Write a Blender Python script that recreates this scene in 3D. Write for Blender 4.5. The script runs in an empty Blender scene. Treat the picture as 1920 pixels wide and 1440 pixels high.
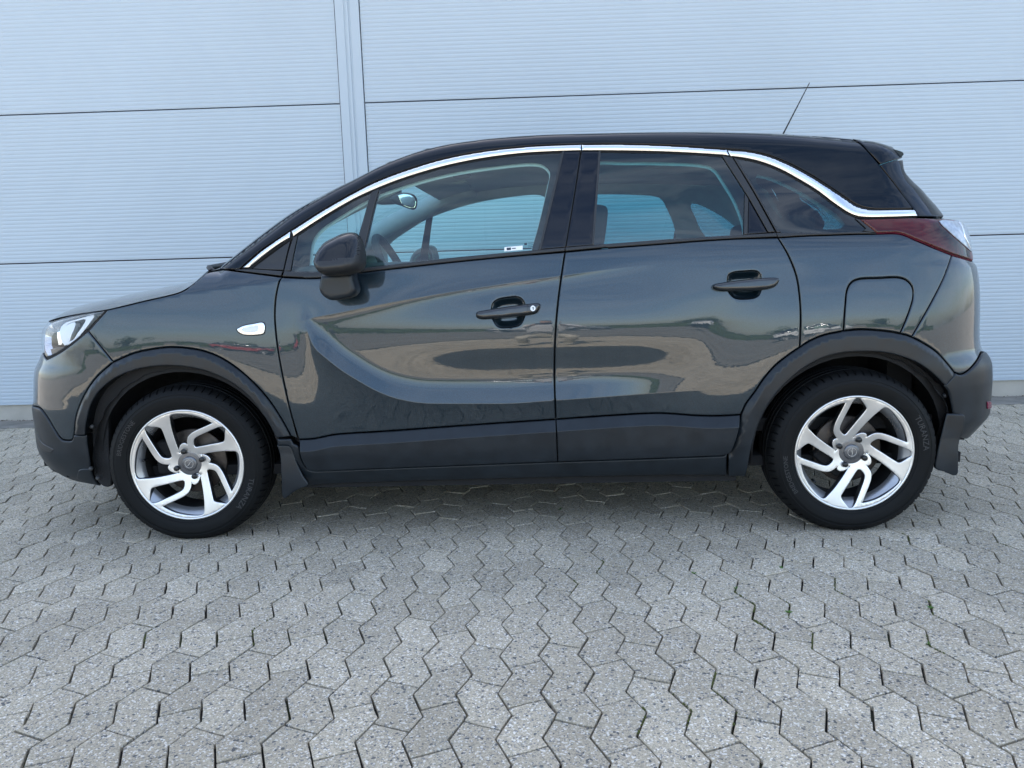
import bpy, bmesh, math, random
import numpy as np
from mathutils import Vector, Matrix
from mathutils.geometry import delaunay_2d_cdt
SC=bpy.context.scene; COL=SC.collection
random.seed(7); RNG=np.random.default_rng(7)
# ------------------------------------------------------------------ camera, light, exposure
CAM=np.array([1.4347,-2.8738,1.0591]); YAW,PITCH,ROLL=.0448,.1550,.0290; FPX=1440.0     # FPX for a 1920 px wide frame
_f=np.array([-np.sin(YAW)*np.cos(PITCH),np.cos(YAW)*np.cos(PITCH),-np.sin(PITCH)])
_r=np.array([np.cos(YAW),np.sin(YAW),0.]); _u=np.cross(_r,_f)
FW=_f; RT=_r*np.cos(ROLL)-_u*np.sin(ROLL); UP=_u*np.cos(ROLL)+_r*np.sin(ROLL)
cd=bpy.data.cameras.new('camera'); cam=bpy.data.objects.new('camera',cd); COL.objects.link(cam)
cd.sensor_fit='HORIZONTAL'; cd.sensor_width=36; cd.lens=36*FPX/1920; cd.clip_start=.05; cd.clip_end=3000
cam.matrix_world=Matrix(((RT[0],UP[0],-FW[0],CAM[0]),(RT[1],UP[1],-FW[1],CAM[1]),(RT[2],UP[2],-FW[2],CAM[2]),(0,0,0,1)))
SC.camera=cam
SUN_EL,SUN_AZ=math.radians(44),math.radians(-14)       # azimuth from +y (behind the building), towards +x positive
W=bpy.data.worlds.new('World'); SC.world=W; W.use_nodes=True
nt=W.node_tree; nt.nodes.clear()
out=nt.nodes.new('ShaderNodeOutputWorld'); bg=nt.nodes.new('ShaderNodeBackground'); sky=nt.nodes.new('ShaderNodeTexSky')
sky.sky_type='NISHITA'; sky.sun_disc=False; sky.sun_elevation=SUN_EL; sky.sun_rotation=SUN_AZ; sky.air_density=1.0; sky.dust_density=1.5; sky.ozone_density=1.0
# thin streaks of high cloud over the whole dome
tc=nt.nodes.new('ShaderNodeTexCoord'); mp=nt.nodes.new('ShaderNodeMapping'); mp.inputs['Scale'].default_value=(1.6,2.6,9.0); mp.inputs['Rotation'].default_value=(.25,.35,.5)
nz=nt.nodes.new('ShaderNodeTexNoise'); nz.inputs['Scale'].default_value=1.7; nz.inputs['Detail'].default_value=7; nz.inputs['Roughness'].default_value=.62; nz.inputs['Distortion'].default_value=.5
rp=nt.nodes.new('ShaderNodeValToRGB'); rp.color_ramp.elements[0].position=.40; rp.color_ramp.elements[1].position=.74
rp.color_ramp.elements[0].color=(0,0,0,1); rp.color_ramp.elements[1].color=(.46,.46,.46,1)
mx=nt.nodes.new('ShaderNodeMixRGB'); mx.inputs['Color2'].default_value=(5.6,6.2,7.0,1)
L=nt.links
L.new(tc.outputs['Generated'],mp.inputs['Vector']); L.new(mp.outputs['Vector'],nz.inputs['Vector']); L.new(nz.outputs['Fac'],rp.inputs['Fac'])
L.new(rp.outputs['Color'],mx.inputs['Fac']); L.new(sky.outputs['Color'],mx.inputs['Color1']); L.new(mx.outputs['Color'],bg.inputs['Color']); L.new(bg.outputs['Background'],out.inputs['Surface'])
bg.inputs['Strength'].default_value=.085
sl=bpy.data.lights.new('sun','SUN'); sl.energy=4.2; sl.angle=math.radians(.53); sl.color=(1,.94,.86)
so=bpy.data.objects.new('sun',sl); COL.objects.link(so)
_sd=Vector((math.sin(SUN_AZ)*math.cos(SUN_EL),math.cos(SUN_AZ)*math.cos(SUN_EL),math.sin(SUN_EL)))
so.rotation_euler=(-_sd).to_track_quat('-Z','Y').to_euler(); so.location=(0,12,14)
VS=SC.view_settings; VS.view_transform='Standard'; VS.look='None'; VS.gamma=1; VS.exposure=2.42
try: VS.use_curve_mapping=False
except Exception: pass
SC.cycles.use_denoising=True; SC.cycles.max_bounces=10; SC.cycles.transparent_max_bounces=16; SC.cycles.glossy_bounces=5; SC.cycles.transmission_bounces=8
SC.cycles.caustics_reflective=False; SC.cycles.caustics_refractive=False; SC.cycles.sample_clamp_indirect=6
# ------------------------------------------------------------------ surface maths: the body as offsets from a plan curve
def proj(P):
    d=np.asarray(P,float)-CAM; w=d@FW
    return np.stack([960+FPX*(d@RT)/w,720-FPX*(d@UP)/w],-1)
def ray(x,y): return FW+RT*(x-960)/FPX+UP*(720-y)/FPX
def on_y(x,y,Y):
    d=ray(x,y); return CAM+d*(Y-CAM[1])/d[1]
def on_z(x,y,Z=0.):
    d=ray(x,y); return CAM+d*(Z-CAM[2])/d[2]
def catmull(P,n=12):
    P=np.asarray(P,float)
    if len(P)<3: 
        t=np.linspace(0,1,n)[:,None]; return P[0]*(1-t)+P[-1]*t
    Q=np.vstack([2*P[0]-P[1],P,2*P[-1]-P[-2]]); out=[]
    for i in range(1,len(Q)-2):
        p0,p1,p2,p3=Q[i-1:i+3]
        t0=0;t1=t0+np.linalg.norm(p1-p0)**.5;t2=t1+np.linalg.norm(p2-p1)**.5;t3=t2+np.linalg.norm(p3-p2)**.5
        t=np.linspace(t1,t2,n,endpoint=False)[:,None]
        A1=(t1-t)/(t1-t0)*p0+(t-t0)/(t1-t0)*p1;A2=(t2-t)/(t2-t1)*p1+(t-t1)/(t2-t1)*p2;A3=(t3-t)/(t3-t2)*p2+(t-t2)/(t3-t2)*p3
        B1=(t2-t)/(t2-t0)*A1+(t-t0)/(t2-t0)*A2;B2=(t3-t)/(t3-t1)*A2+(t-t1)/(t3-t1)*A3
        out.append((t2-t)/(t2-t1)*B1+(t-t1)/(t2-t1)*B2)
    return np.vstack(out+[P[-1:]])
def sstep(a,b,x):
    t=np.clip((x-a)/(b-a),0,1); return t*t*(3-2*t)
def pchip(xs,ys):
    xs=np.asarray(xs,float);ys=np.asarray(ys,float)
    h=np.diff(xs);dl=np.diff(ys)/h;d=np.zeros(len(xs))
    for i in range(1,len(xs)-1):
        if dl[i-1]*dl[i]>0:
            w1=2*h[i]+h[i-1];w2=h[i]+2*h[i-1];d[i]=(w1+w2)/(w1/dl[i-1]+w2/dl[i])
    d[0]=dl[0];d[-1]=dl[-1]
    def f(x):
        x=np.asarray(x,float);xc=np.clip(x,xs[0],xs[-1]);i=np.clip(np.searchsorted(xs,xc)-1,0,len(h)-1)
        t=(xc-xs[i])/h[i];t2=t*t;t3=t2*t
        return (2*t3-3*t2+1)*ys[i]+(t3-2*t2+t)*h[i]*d[i]+(-2*t3+3*t2)*ys[i+1]+(t3-t2)*h[i]*d[i+1]
    return f
YC=.8825
# ---- plan curve of the body, nose centre -> side -> tail centre
PL=catmull([(-.845,.8825),(-.838,.66),(-.81,.44),(-.745,.25),(-.645,.125),(-.50,.05),(-.34,.016),(-.1,.003),(.3,0),(1.2,0),(2.2,0),(2.6,.002),(2.8,.012),(2.93,.036),(3.04,.078),(3.13,.14),(3.20,.23),(3.245,.36),(3.27,.58),(3.28,.8825)],60)
PS=np.concatenate([[0],np.cumsum(np.linalg.norm(np.diff(PL,axis=0),axis=1))])
U0,U1=0.,PS[-1]
def plan(u):
    return np.stack([np.interp(u,PS,PL[:,0]),np.interp(u,PS,PL[:,1])],-1)
TU=np.linspace(U0,U1,1500);_tp=plan(TU);_tt=np.gradient(_tp,axis=0);_tt/=np.linalg.norm(_tt,axis=1)[:,None]
_k=np.hanning(41);_k/=_k.sum()
TNX=np.convolve(np.pad(-_tt[:,1],20,'edge'),_k,'valid');TNY=np.convolve(np.pad(_tt[:,0],20,'edge'),_k,'valid')
def u_of_x(x): # on the side part
    m=(PL[:,1]<.6); return np.interp(x,PL[m,0],PS[m])
# ---- inward offset of the body from that curve
Z_=lambda *a: pchip(*zip(*a))
# side profile: (z, inward)
P_SIDE=Z_((.0,.16),(.18,.115),(.215,.085),(.25,.062),(.30,.045),(.36,.036),(.44,.034),(.55,.030),(.65,.028),(.75,.0275),(.82,.029),(.90,.0345),(.98,.044),(1.06,.056),(1.12,.070),(1.20,.095),(1.30,.129),(1.40,.166),(1.48,.200),(1.56,.24),(1.7,.31))
P_FRONT=Z_((.0,.3),(0.17, 0.1205), (0.22, 0.07), (0.25, 0.0448), (0.28, 0.0256), (0.32, 0.0079), (0.36, 0.0), (0.4, 0.0003), (0.44, 0.001), (0.48, 0.0), (0.52, 0.0), (0.56, 0.006), (0.6, 0.0111), (0.64, 0.0162), (0.68, 0.0256), (0.72, 0.0464), (0.76, 0.0595), (0.8, 0.0647), (0.84, 0.074), (0.88, 0.1009), (0.92, 0.14),(1.,.26),(1.2,.6))
P_REAR=Z_((.0,.3),(0.26, 0.1086), (0.3, 0.0784), (0.36, 0.0275), (0.42, -0.0097), (0.46, -0.0099), (0.5, -0.0101), (0.54, -0.0101), (0.58, -0.0077), (0.6, -0.0059), (0.62, -0.0014), (0.64, 0.0092), (0.68, 0.0357), (0.75, 0.0435), (0.82, 0.0462), (0.9, 0.0515), (0.96, 0.0596), (1.0, 0.0694), (1.03, 0.086), (1.06, 0.0942), (1.1, 0.1015), (1.13, 0.1092), (1.16, 0.1249), (1.2, 0.2023), (1.25, 0.2563), (1.3, 0.3211), (1.34, 0.41), (1.38, 0.47), (1.42, 0.49), (1.46, 0.5),(1.6,.55))
# blade crease low on the doors and the line under the handles, as z over x
def fade(x,a,b,c,d): return sstep(a,b,x)*(1-sstep(c,d,x))
LC=dict(x=np.array([0.,3.]),z=np.array([.5,.5]))
UL=dict(x=np.array([0.,3.]),z=np.array([.9,.9]))
RAIL=dict(x=np.array([-1.,4.]),z=np.array([1.6,1.6]))
WF=np.array([0.,.305]); WR=np.array([2.604,.305])
def inward(u,z,x):
    wf=1-sstep(.60,1.20,u); wr=sstep(U1-1.20,U1-.55,u); ws=1-wf-wr
    d=ws*P_SIDE(z)+wf*P_FRONT(z)+wr*P_REAR(z)
    g=sstep(1.08,1.30,z)                                  # cabin narrows to both ends in plan
    d=d+ws*g*.035*(1-sstep(-.2,.95,x))+ws*g*.05*sstep(1.9,2.9,x)
    # wheel-arch swell
    for c in (WF,WR):
        r=np.hypot(x-c[0],z-c[1]); d=d-ws*.011*(1-sstep(.46,.76,r))*sstep(.25,.55,z)
    # blade crease
    zc=np.interp(x,LC['x'],LC['z']); t=z-zc; A=fade(x,.47,.60,1.45,2.12)*.021
    tp=np.maximum(t,0); s0,ta,tb=.30,.048,.105
    up=1-(s0*np.minimum(tp,ta)+s0*(np.clip(tp,ta,tb)-ta)-.5*s0*(np.clip(tp,ta,tb)-ta)**2/(tb-ta))/.021
    d=d-A*np.where(t>0,up,np.exp(np.minimum(t,0)/.11))
    # the doors swell out again above the hollow
    B=fade(x,.70,1.25,1.70,2.15); d=d-B*.0105*(.5+.5*np.tanh((z-.715)/.052))*(1-sstep(.80,1.03,z))
    # upper line
    zc=np.interp(x,UL['x'],UL['z']); t=z-zc; A=fade(x,.48,.62,1.35,1.95)*.0042
    d=d-A*np.where(t>0,np.exp(-np.maximum(t,0)/.05),np.exp(np.minimum(t,0)/.016))
    # shoulder of the front wing
    zs=np.interp(x,[-.7,-.12,.05,.45,.70],[.86,.955,.985,1.025,1.055]); t=z-zs
    k=.55*(1-sstep(.25,.8,x)); tt=np.clip(t+.006,0,.075); d=d+ws*k*np.where(tt<.012,tt*tt/.024,tt-.006)
    # rounding into the roof
    zr=np.interp(x,RAIL['x'],RAIL['z']); q=np.clip((z-(zr-.055))/.055,0,1); d=d+.05*(1-np.sqrt(1-.985*q*q))
    return d
def surf(u,z):
    u=np.asarray(u,float);z=np.asarray(z,float)
    x0=np.interp(u,PS,PL[:,0]);y0=np.interp(u,PS,PL[:,1]);nx=np.interp(u,TU,TNX);ny=np.interp(u,TU,TNY)
    d=inward(u,z,x0)
    return np.stack([x0+nx*d,y0+ny*d,z],-1)
def tangentN(u,z,h=.0015):
    a=surf(u+h,z)-surf(u-h,z);b=surf(u,z+h)-surf(u,z-h);n=np.cross(a,b);return n/np.linalg.norm(n,axis=-1)[...,None]
GR={}
def build_grid():
    gu,gz=np.meshgrid(np.linspace(.25,U1-.3,520),np.linspace(.12,1.60,300),indexing='ij')
    gu=gu.ravel();gz=gz.ravel();P=surf(gu,gz);n=tangentN(gu,gz);vis=((P-CAM)*n).sum(1)<0
    GR['u']=gu[vis];GR['z']=gz[vis];GR['q']=proj(P[vis]).astype(np.float32)
def solve(px):
    px=np.atleast_2d(np.asarray(px,float)); U=np.empty(len(px));Z=np.empty(len(px))
    for i,p in enumerate(px):
        k=((GR['q']-p.astype(np.float32))**2).sum(1).argmin();U[i]=GR['u'][k];Z[i]=GR['z'][k]
    u,z=U.copy(),Z.copy();h=1e-4
    for it in range(12):
        r=proj(surf(u,z))-px
        a=(proj(surf(u+h,z))-proj(surf(u-h,z)))/(2*h);b=(proj(surf(u,z+h))-proj(surf(u,z-h)))/(2*h)
        det=a[:,0]*b[:,1]-a[:,1]*b[:,0];det=np.where(abs(det)<3e3,np.where(det<0,-3e3,3e3),det)
        du=(-r[:,0]*b[:,1]+r[:,1]*b[:,0])/det;dz=(-a[:,0]*r[:,1]+a[:,1]*r[:,0])/det
        u=u+np.clip(du,-.01,.01);z=z+np.clip(dz,-.01,.01)
    bad=(abs(u-U)>.06)|(abs(z-Z)>.06); u[bad]=U[bad];z[bad]=Z[bad]
    e=np.linalg.norm(proj(surf(u,z))-px,axis=1);e0=np.linalg.norm(proj(surf(U,Z))-px,axis=1)
    w=e>e0;u[w]=U[w];z[w]=Z[w]
    return np.stack([u,z],-1)
RAILPX=[(412,504),(440,481),(492,440),(549,399),(605,367),(661,339),(717,310.6),(774,288),(830,273),(886,264),(942,258),(1017,253),(1100,250.6),(1248,248),(1379,249),(1467,252),(1560,257.7),(1597,261)]
LCPX=[(576,622),(590,652),(612,672),(640,694),(672,714),(700,730),(730,743),(760,751),(795,756),(840,757),(900,757),(960,756.5),(1040,751),(1180,741),(1330,730),(1390,725)]
ULPX=[(545,612),(572,600),(640,586),(740,566),(860,545),(960,530),(1060,516),(1160,503),(1270,491),(1380,478)]
def setup():
    q=catmull(RAILPX,8);pr=np.array([on_y(a,b,.22) for a,b in q])
    for _ in range(6): pr=np.array([on_y(a,b,min(.30,float(P_SIDE(min(z[2],1.55)))+.04)) for (a,b),z in zip(q,pr)])
    o=pr[:,0].argsort();RAIL['x']=np.concatenate([pr[o,0],[2.75,3.0]]);RAIL['z']=np.concatenate([pr[o,2]+.004,[pr[o,2][-1]-.01,pr[o,2][-1]-.05]])
    build_grid()
    for tgt,px in ((LC,LCPX),(UL,ULPX)):
        A=np.array([on_y(a,b,.02) for a,b in catmull(px,10)]);tgt['x']=A[:,0];tgt['z']=A[:,2]
    for _ in range(2):
        build_grid()
        for tgt,px in ((LC,LCPX),(UL,ULPX)):
            s=solve(catmull(px,10));x=np.interp(s[:,0],PS,PL[:,0]);x=np.maximum.accumulate(x+np.arange(len(x))*1e-7);tgt['x']=x;tgt['z']=s[:,1]
    build_grid()
setup()
# ------------------------------------------------------------------ materials
def mat(name,base,rough=.5,metal=0.,coat=0.,coat_r=.03,spec=.5,ior=1.5,noise=None,bump=None,coat_ior=1.5):
    m=bpy.data.materials.new(name); m.use_nodes=True; n=m.node_tree; b=n.nodes['Principled BSDF']
    b.inputs['Base Color'].default_value=(*base,1); b.inputs['Roughness'].default_value=rough; b.inputs['Metallic'].default_value=metal
    b.inputs['Coat Weight'].default_value=coat; b.inputs['Coat Roughness'].default_value=coat_r; b.inputs['Coat IOR'].default_value=coat_ior
    b.inputs['Specular IOR Level'].default_value=spec; b.inputs['IOR'].default_value=ior
    if noise:
        sc_,amt,det=noise
        t=n.nodes.new('ShaderNodeTexCoord'); z=n.nodes.new('ShaderNodeTexNoise'); z.inputs['Scale'].default_value=sc_; z.inputs['Detail'].default_value=det
        h=n.nodes.new('ShaderNodeHueSaturation'); mr=n.nodes.new('ShaderNodeMapRange'); mr.inputs['From Min'].default_value=.3; mr.inputs['From Max'].default_value=.7
        mr.inputs['To Min'].default_value=1-amt; mr.inputs['To Max'].default_value=1+amt; h.inputs['Color'].default_value=(*base,1)
        n.links.new(t.outputs['Object'],z.inputs['Vector']); n.links.new(z.outputs['Fac'],mr.inputs['Value']); n.links.new(mr.outputs['Result'],h.inputs['Value']); n.links.new(h.outputs['Color'],b.inputs['Base Color'])
        r2=n.nodes.new('ShaderNodeMapRange'); r2.inputs['From Min'].default_value=.3; r2.inputs['From Max'].default_value=.7; r2.inputs['To Min'].default_value=max(0,rough-.06); r2.inputs['To Max'].default_value=min(1,rough+.06)
        n.links.new(z.outputs['Fac'],r2.inputs['Value'])
        if rough>.2: n.links.new(r2.outputs['Result'],b.inputs['Roughness'])
    if bump:
        sc_,st,dist=bump
        t=n.nodes.new('ShaderNodeTexCoord'); z=n.nodes.new('ShaderNodeTexNoise'); z.inputs['Scale'].default_value=sc_; z.inputs['Detail'].default_value=4
        bp=n.nodes.new('ShaderNodeBump'); bp.inputs['Strength'].default_value=st; bp.inputs['Distance'].default_value=dist
        n.links.new(t.outputs['Object'],z.inputs['Vector']); n.links.new(z.outputs['Fac'],bp.inputs['Height']); n.links.new(bp.outputs['Normal'],b.inputs['Normal'])
    return m
def glass(name,tint,refl=.045,rough=0.):
    m=bpy.data.materials.new(name); m.use_nodes=True; n=m.node_tree; n.nodes.clear()
    o=n.nodes.new('ShaderNodeOutputMaterial'); mx=n.nodes.new('ShaderNodeMixShader'); t=n.nodes.new('ShaderNodeBsdfTransparent'); g=n.nodes.new('ShaderNodeBsdfGlossy')
    t.inputs['Color'].default_value=(*tint,1); g.inputs['Roughness'].default_value=rough
    lw=n.nodes.new('ShaderNodeLayerWeight'); lw.inputs['Blend'].default_value=.5
    p=n.nodes.new('ShaderNodeMath'); p.operation='POWER'; p.inputs[1].default_value=4.2
    a=n.nodes.new('ShaderNodeMath'); a.operation='MULTIPLY_ADD'; a.inputs[1].default_value=.9; a.inputs[2].default_value=refl
    n.links.new(lw.outputs['Facing'],p.inputs[0]); n.links.new(p.outputs[0],a.inputs[0]); n.links.new(a.outputs[0],mx.inputs['Fac'])
    n.links.new(t.outputs[0],mx.inputs[1]); n.links.new(g.outputs[0],mx.inputs[2]); n.links.new(mx.outputs[0],o.inputs['Surface'])
    return m
def car_paint(name,deep,flake,coat_ior=1.6):
    m=bpy.data.materials.new(name); m.use_nodes=True; n=m.node_tree; b=n.nodes['Principled BSDF']
    b.inputs['Base Color'].default_value=(*flake,1); b.inputs['Metallic'].default_value=.6; b.inputs['Roughness'].default_value=.38
    b.inputs['Coat Weight'].default_value=1; b.inputs['Coat Roughness'].default_value=.012; b.inputs['Coat IOR'].default_value=coat_ior
    t=n.nodes.new('ShaderNodeTexCoord'); v=n.nodes.new('ShaderNodeTexVoronoi'); v.inputs['Scale'].default_value=900
    mr=n.nodes.new('ShaderNodeMixRGB'); mr.inputs['Color1'].default_value=(*deep,1); mr.inputs['Color2'].default_value=(*flake,1)
    sp=n.nodes.new('ShaderNodeSeparateColor'); n.links.new(t.outputs['Object'],v.inputs['Vector']); n.links.new(v.outputs['Color'],sp.inputs[0]); n.links.new(sp.outputs[0],mr.inputs['Fac']); n.links.new(mr.outputs['Color'],b.inputs['Base Color'])
    # faint orange peel in the clear coat
    z=n.nodes.new('ShaderNodeTexNoise'); z.inputs['Scale'].default_value=95; z.inputs['Detail'].default_value=1; bp=n.nodes.new('ShaderNodeBump'); bp.inputs['Strength'].default_value=.035; bp.inputs['Distance'].default_value=.001
    n.links.new(t.outputs['Object'],z.inputs['Vector']); n.links.new(z.outputs['Fac'],bp.inputs['Height']); n.links.new(bp.outputs['Normal'],b.inputs['Coat Normal'])
    return m
M={}
M['paint']=car_paint('blue_grey_metallic_paint',(.004,.011,.017),(.011,.031,.049),1.6)
M['alloy_dish']=mat('silver_painted_rim',(.44,.45,.47),.30,metal=.75,noise=(7,.05,3))
M['white_paint']=mat('white_car_paint',(.72,.73,.74),.3,coat=1.,coat_r=.02)
M['red_paint']=mat('red_car_paint',(.35,.03,.03),.3,coat=1.,coat_r=.02)
M['silver_paint']=mat('silver_car_paint',(.45,.46,.48),.32,metal=.7,coat=1.,coat_r=.02)
M['black']=mat('black_gloss_paint',(.003,.006,.011),.5,coat=1.,coat_r=.01,coat_ior=1.36,spec=.0)
M['plastic']=mat('charcoal_textured_plastic',(.009,.0135,.0185),.36,spec=.42,noise=(14,.28,6),bump=(700,.12,.0006))
M['rubber_trim']=mat('black_satin_trim',(.018,.019,.021),.45,noise=(9,.1,2))
M['pillar']=mat('pillar_gloss_foil',(.004,.006,.012),.5,coat=1.,coat_r=.03,coat_ior=1.42,spec=0.)
M['chrome']=mat('brushed_chrome_trim',(.80,.82,.84),.16,metal=1.,noise=(4,.03,2))
M['bright']=mat('mirror_chrome',(.88,.89,.9),.06,metal=1.)
M['tyre']=mat('tyre_rubber',(.0065,.0070,.0076),.6,spec=.18,noise=(14,.22,4),bump=(260,.15,.0008))
M['tyre_mark']=mat('tyre_lettering_rubber',(.034,.035,.037),.55)
M['alloy']=mat('machined_alloy',(.78,.78,.78),.36,metal=1.,noise=(7,.05,3))
M['alloy_paint']=mat('grey_painted_alloy',(.17,.175,.19),.34,metal=.85,noise=(7,.07,3))
M['bolt']=mat('black_bolt_cap',(.01,.01,.011),.3)
M['brake']=mat('rusty_brake_iron',(.09,.075,.065),.5,metal=.7,noise=(30,.35,5))
M['dark']=mat('black_void_lining',(.008,.008,.009),.85,noise=(12,.3,4))
M['liner']=mat('wheel_arch_felt',(.014,.014,.015),.9,noise=(18,.45,5),bump=(150,.5,.004))
M['trim']=mat('pale_grey_cabin_trim',(.40,.42,.44),.75,noise=(22,.05,3))
M['trim_dark']=mat('charcoal_cabin_trim',(.05,.052,.056),.6,noise=(22,.08,3))
M['fabric']=mat('dark_seat_fabric',(.035,.037,.04),.9,noise=(60,.2,3),bump=(420,.25,.001))
M['glass']=glass('pale_green_glass',(.76,1.0,.965),.085)
M['glass_dark']=glass('dark_tinted_glass',(.22,.44,.48),.085)
M['lens']=glass('clear_lens',(.96,.98,1.),.06)
M['lens_red']=glass('red_lens',(.58,.03,.07),.06)
M['mirror_black']=mat('mirror_cap_gloss',(.003,.004,.006),.5,coat=1.,coat_r=.01,coat_ior=1.5,spec=0.)
M['screen']=glass('windscreen_glass',(.72,.90,.90),.05)
M['red_inner']=mat('red_reflector',(.16,.016,.045),.25)
M['orange']=mat('orange_bulb',(.8,.3,.05),.3)
M['white_plastic']=mat('white_label',(.78,.80,.82),.5)
M['ink']=mat('dark_print',(.02,.03,.05),.6)
M['steel']=mat('grey_fastener',(.06,.06,.06),.6,metal=.3)
# ------------------------------------------------------------------ mesh helpers
def mk(name,V,F,m,parent=None,smooth=True,N=None,fm=None,mats=None):
    me=bpy.data.meshes.new(name); me.from_pydata([tuple(map(float,v)) for v in V],[],[tuple(map(int,f)) for f in F])
    for x in (mats or [m]): me.materials.append(M[x] if isinstance(x,str) else x)
    if fm is not None: me.polygons.foreach_set('material_index',np.asarray(fm,np.int32))
    me.polygons.foreach_set('use_smooth',np.full(len(me.polygons),bool(smooth)))
    me.update()
    if N is not None: me.normals_split_custom_set_from_vertices([tuple(map(float,v)) for v in N])
    o=bpy.data.objects.new(name,me); COL.objects.link(o)
    if parent is not None: o.parent=parent
    return o
def empty(name,loc=(0,0,0)):
    o=bpy.data.objects.new(name,None); COL.objects.link(o); o.location=loc; o.empty_display_size=.2; return o
def tag(o,label,cat,group=None):
    o['label']=label; o['category']=cat
    if group: o['group']=group
    return o
def resample(P,step,closed=True):
    P=np.asarray(P,float)
    if closed: P=np.vstack([P,P[:1]])
    d=np.linalg.norm(np.diff(P,axis=0),axis=1); keep=np.concatenate([[True],d>1e-7]); P=P[keep]; d=np.linalg.norm(np.diff(P,axis=0),axis=1)
    # keep corners, subdivide long edges and thin dense ones
    out=[P[0]]; acc=0
    for i in range(1,len(P)):
        seg=P[i]-P[i-1]; l=np.linalg.norm(seg)
        if l>step*1.3:
            n=int(round(l/step))
            for k in range(1,n): out.append(P[i-1]+seg*k/n)
            out.append(P[i]); acc=0
        else:
            acc+=l
            corner=False
            if i<len(P)-1:
                a=seg/max(l,1e-9); b=P[i+1]-P[i]; b=b/max(np.linalg.norm(b),1e-9); corner=(a@b)<.9
            if acc>=step*.7 or corner: out.append(P[i]); acc=0
    out=np.array(out)
    if closed and np.linalg.norm(out[-1]-out[0])<step*.35: out=out[:-1]
    return out
def area(P): x,y=P[:,0],P[:,1]; return .5*np.sum(x*np.roll(y,-1)-np.roll(x,-1)*y)
def inset(P,g):
    if area(P)<0: P=P[::-1]
    a=P-np.roll(P,1,0); b=np.roll(P,-1,0)-P
    na=np.stack([-a[:,1],a[:,0]],1); nb=np.stack([-b[:,1],b[:,0]],1)
    na/=np.linalg.norm(na,axis=1)[:,None]+1e-12; nb/=np.linalg.norm(nb,axis=1)[:,None]+1e-12
    n=na+nb; n/=np.maximum(np.linalg.norm(n,axis=1),.35)[:,None]; c=np.maximum((n*na).sum(1),.5)
    return P+n*(g/c)[:,None]
def inside(Q,P):
    x,y=Q[:,0],Q[:,1]; r=np.zeros(len(Q),bool); X1,Y1=P[:,0],P[:,1]; X2,Y2=np.roll(X1,-1),np.roll(Y1,-1)
    for a,b,c,d in zip(X1,Y1,X2,Y2):
        if b==d: continue
        k=((b>y)!=(d>y))&(x<(c-a)*(y-b)/(d-b)+a); r^=k
    return r
def pdist(Q,loops):
    D=np.full(len(Q),9.)
    for P in loops:
        A=P; B=np.roll(P,-1,0); AB=B-A; l2=(AB**2).sum(1)+1e-18
        for s in range(0,len(Q),2000):
            q=Q[s:s+2000]; ax=q[:,None,0]-A[None,:,0]; ay=q[:,None,1]-A[None,:,1]; t=np.clip((ax*AB[:,0]+ay*AB[:,1])/l2,0,1); dx=ax-t*AB[:,0]; dy=ay-t*AB[:,1]; D[s:s+2000]=np.minimum(D[s:s+2000],np.sqrt((dx*dx+dy*dy).min(1)))
    return D
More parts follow.
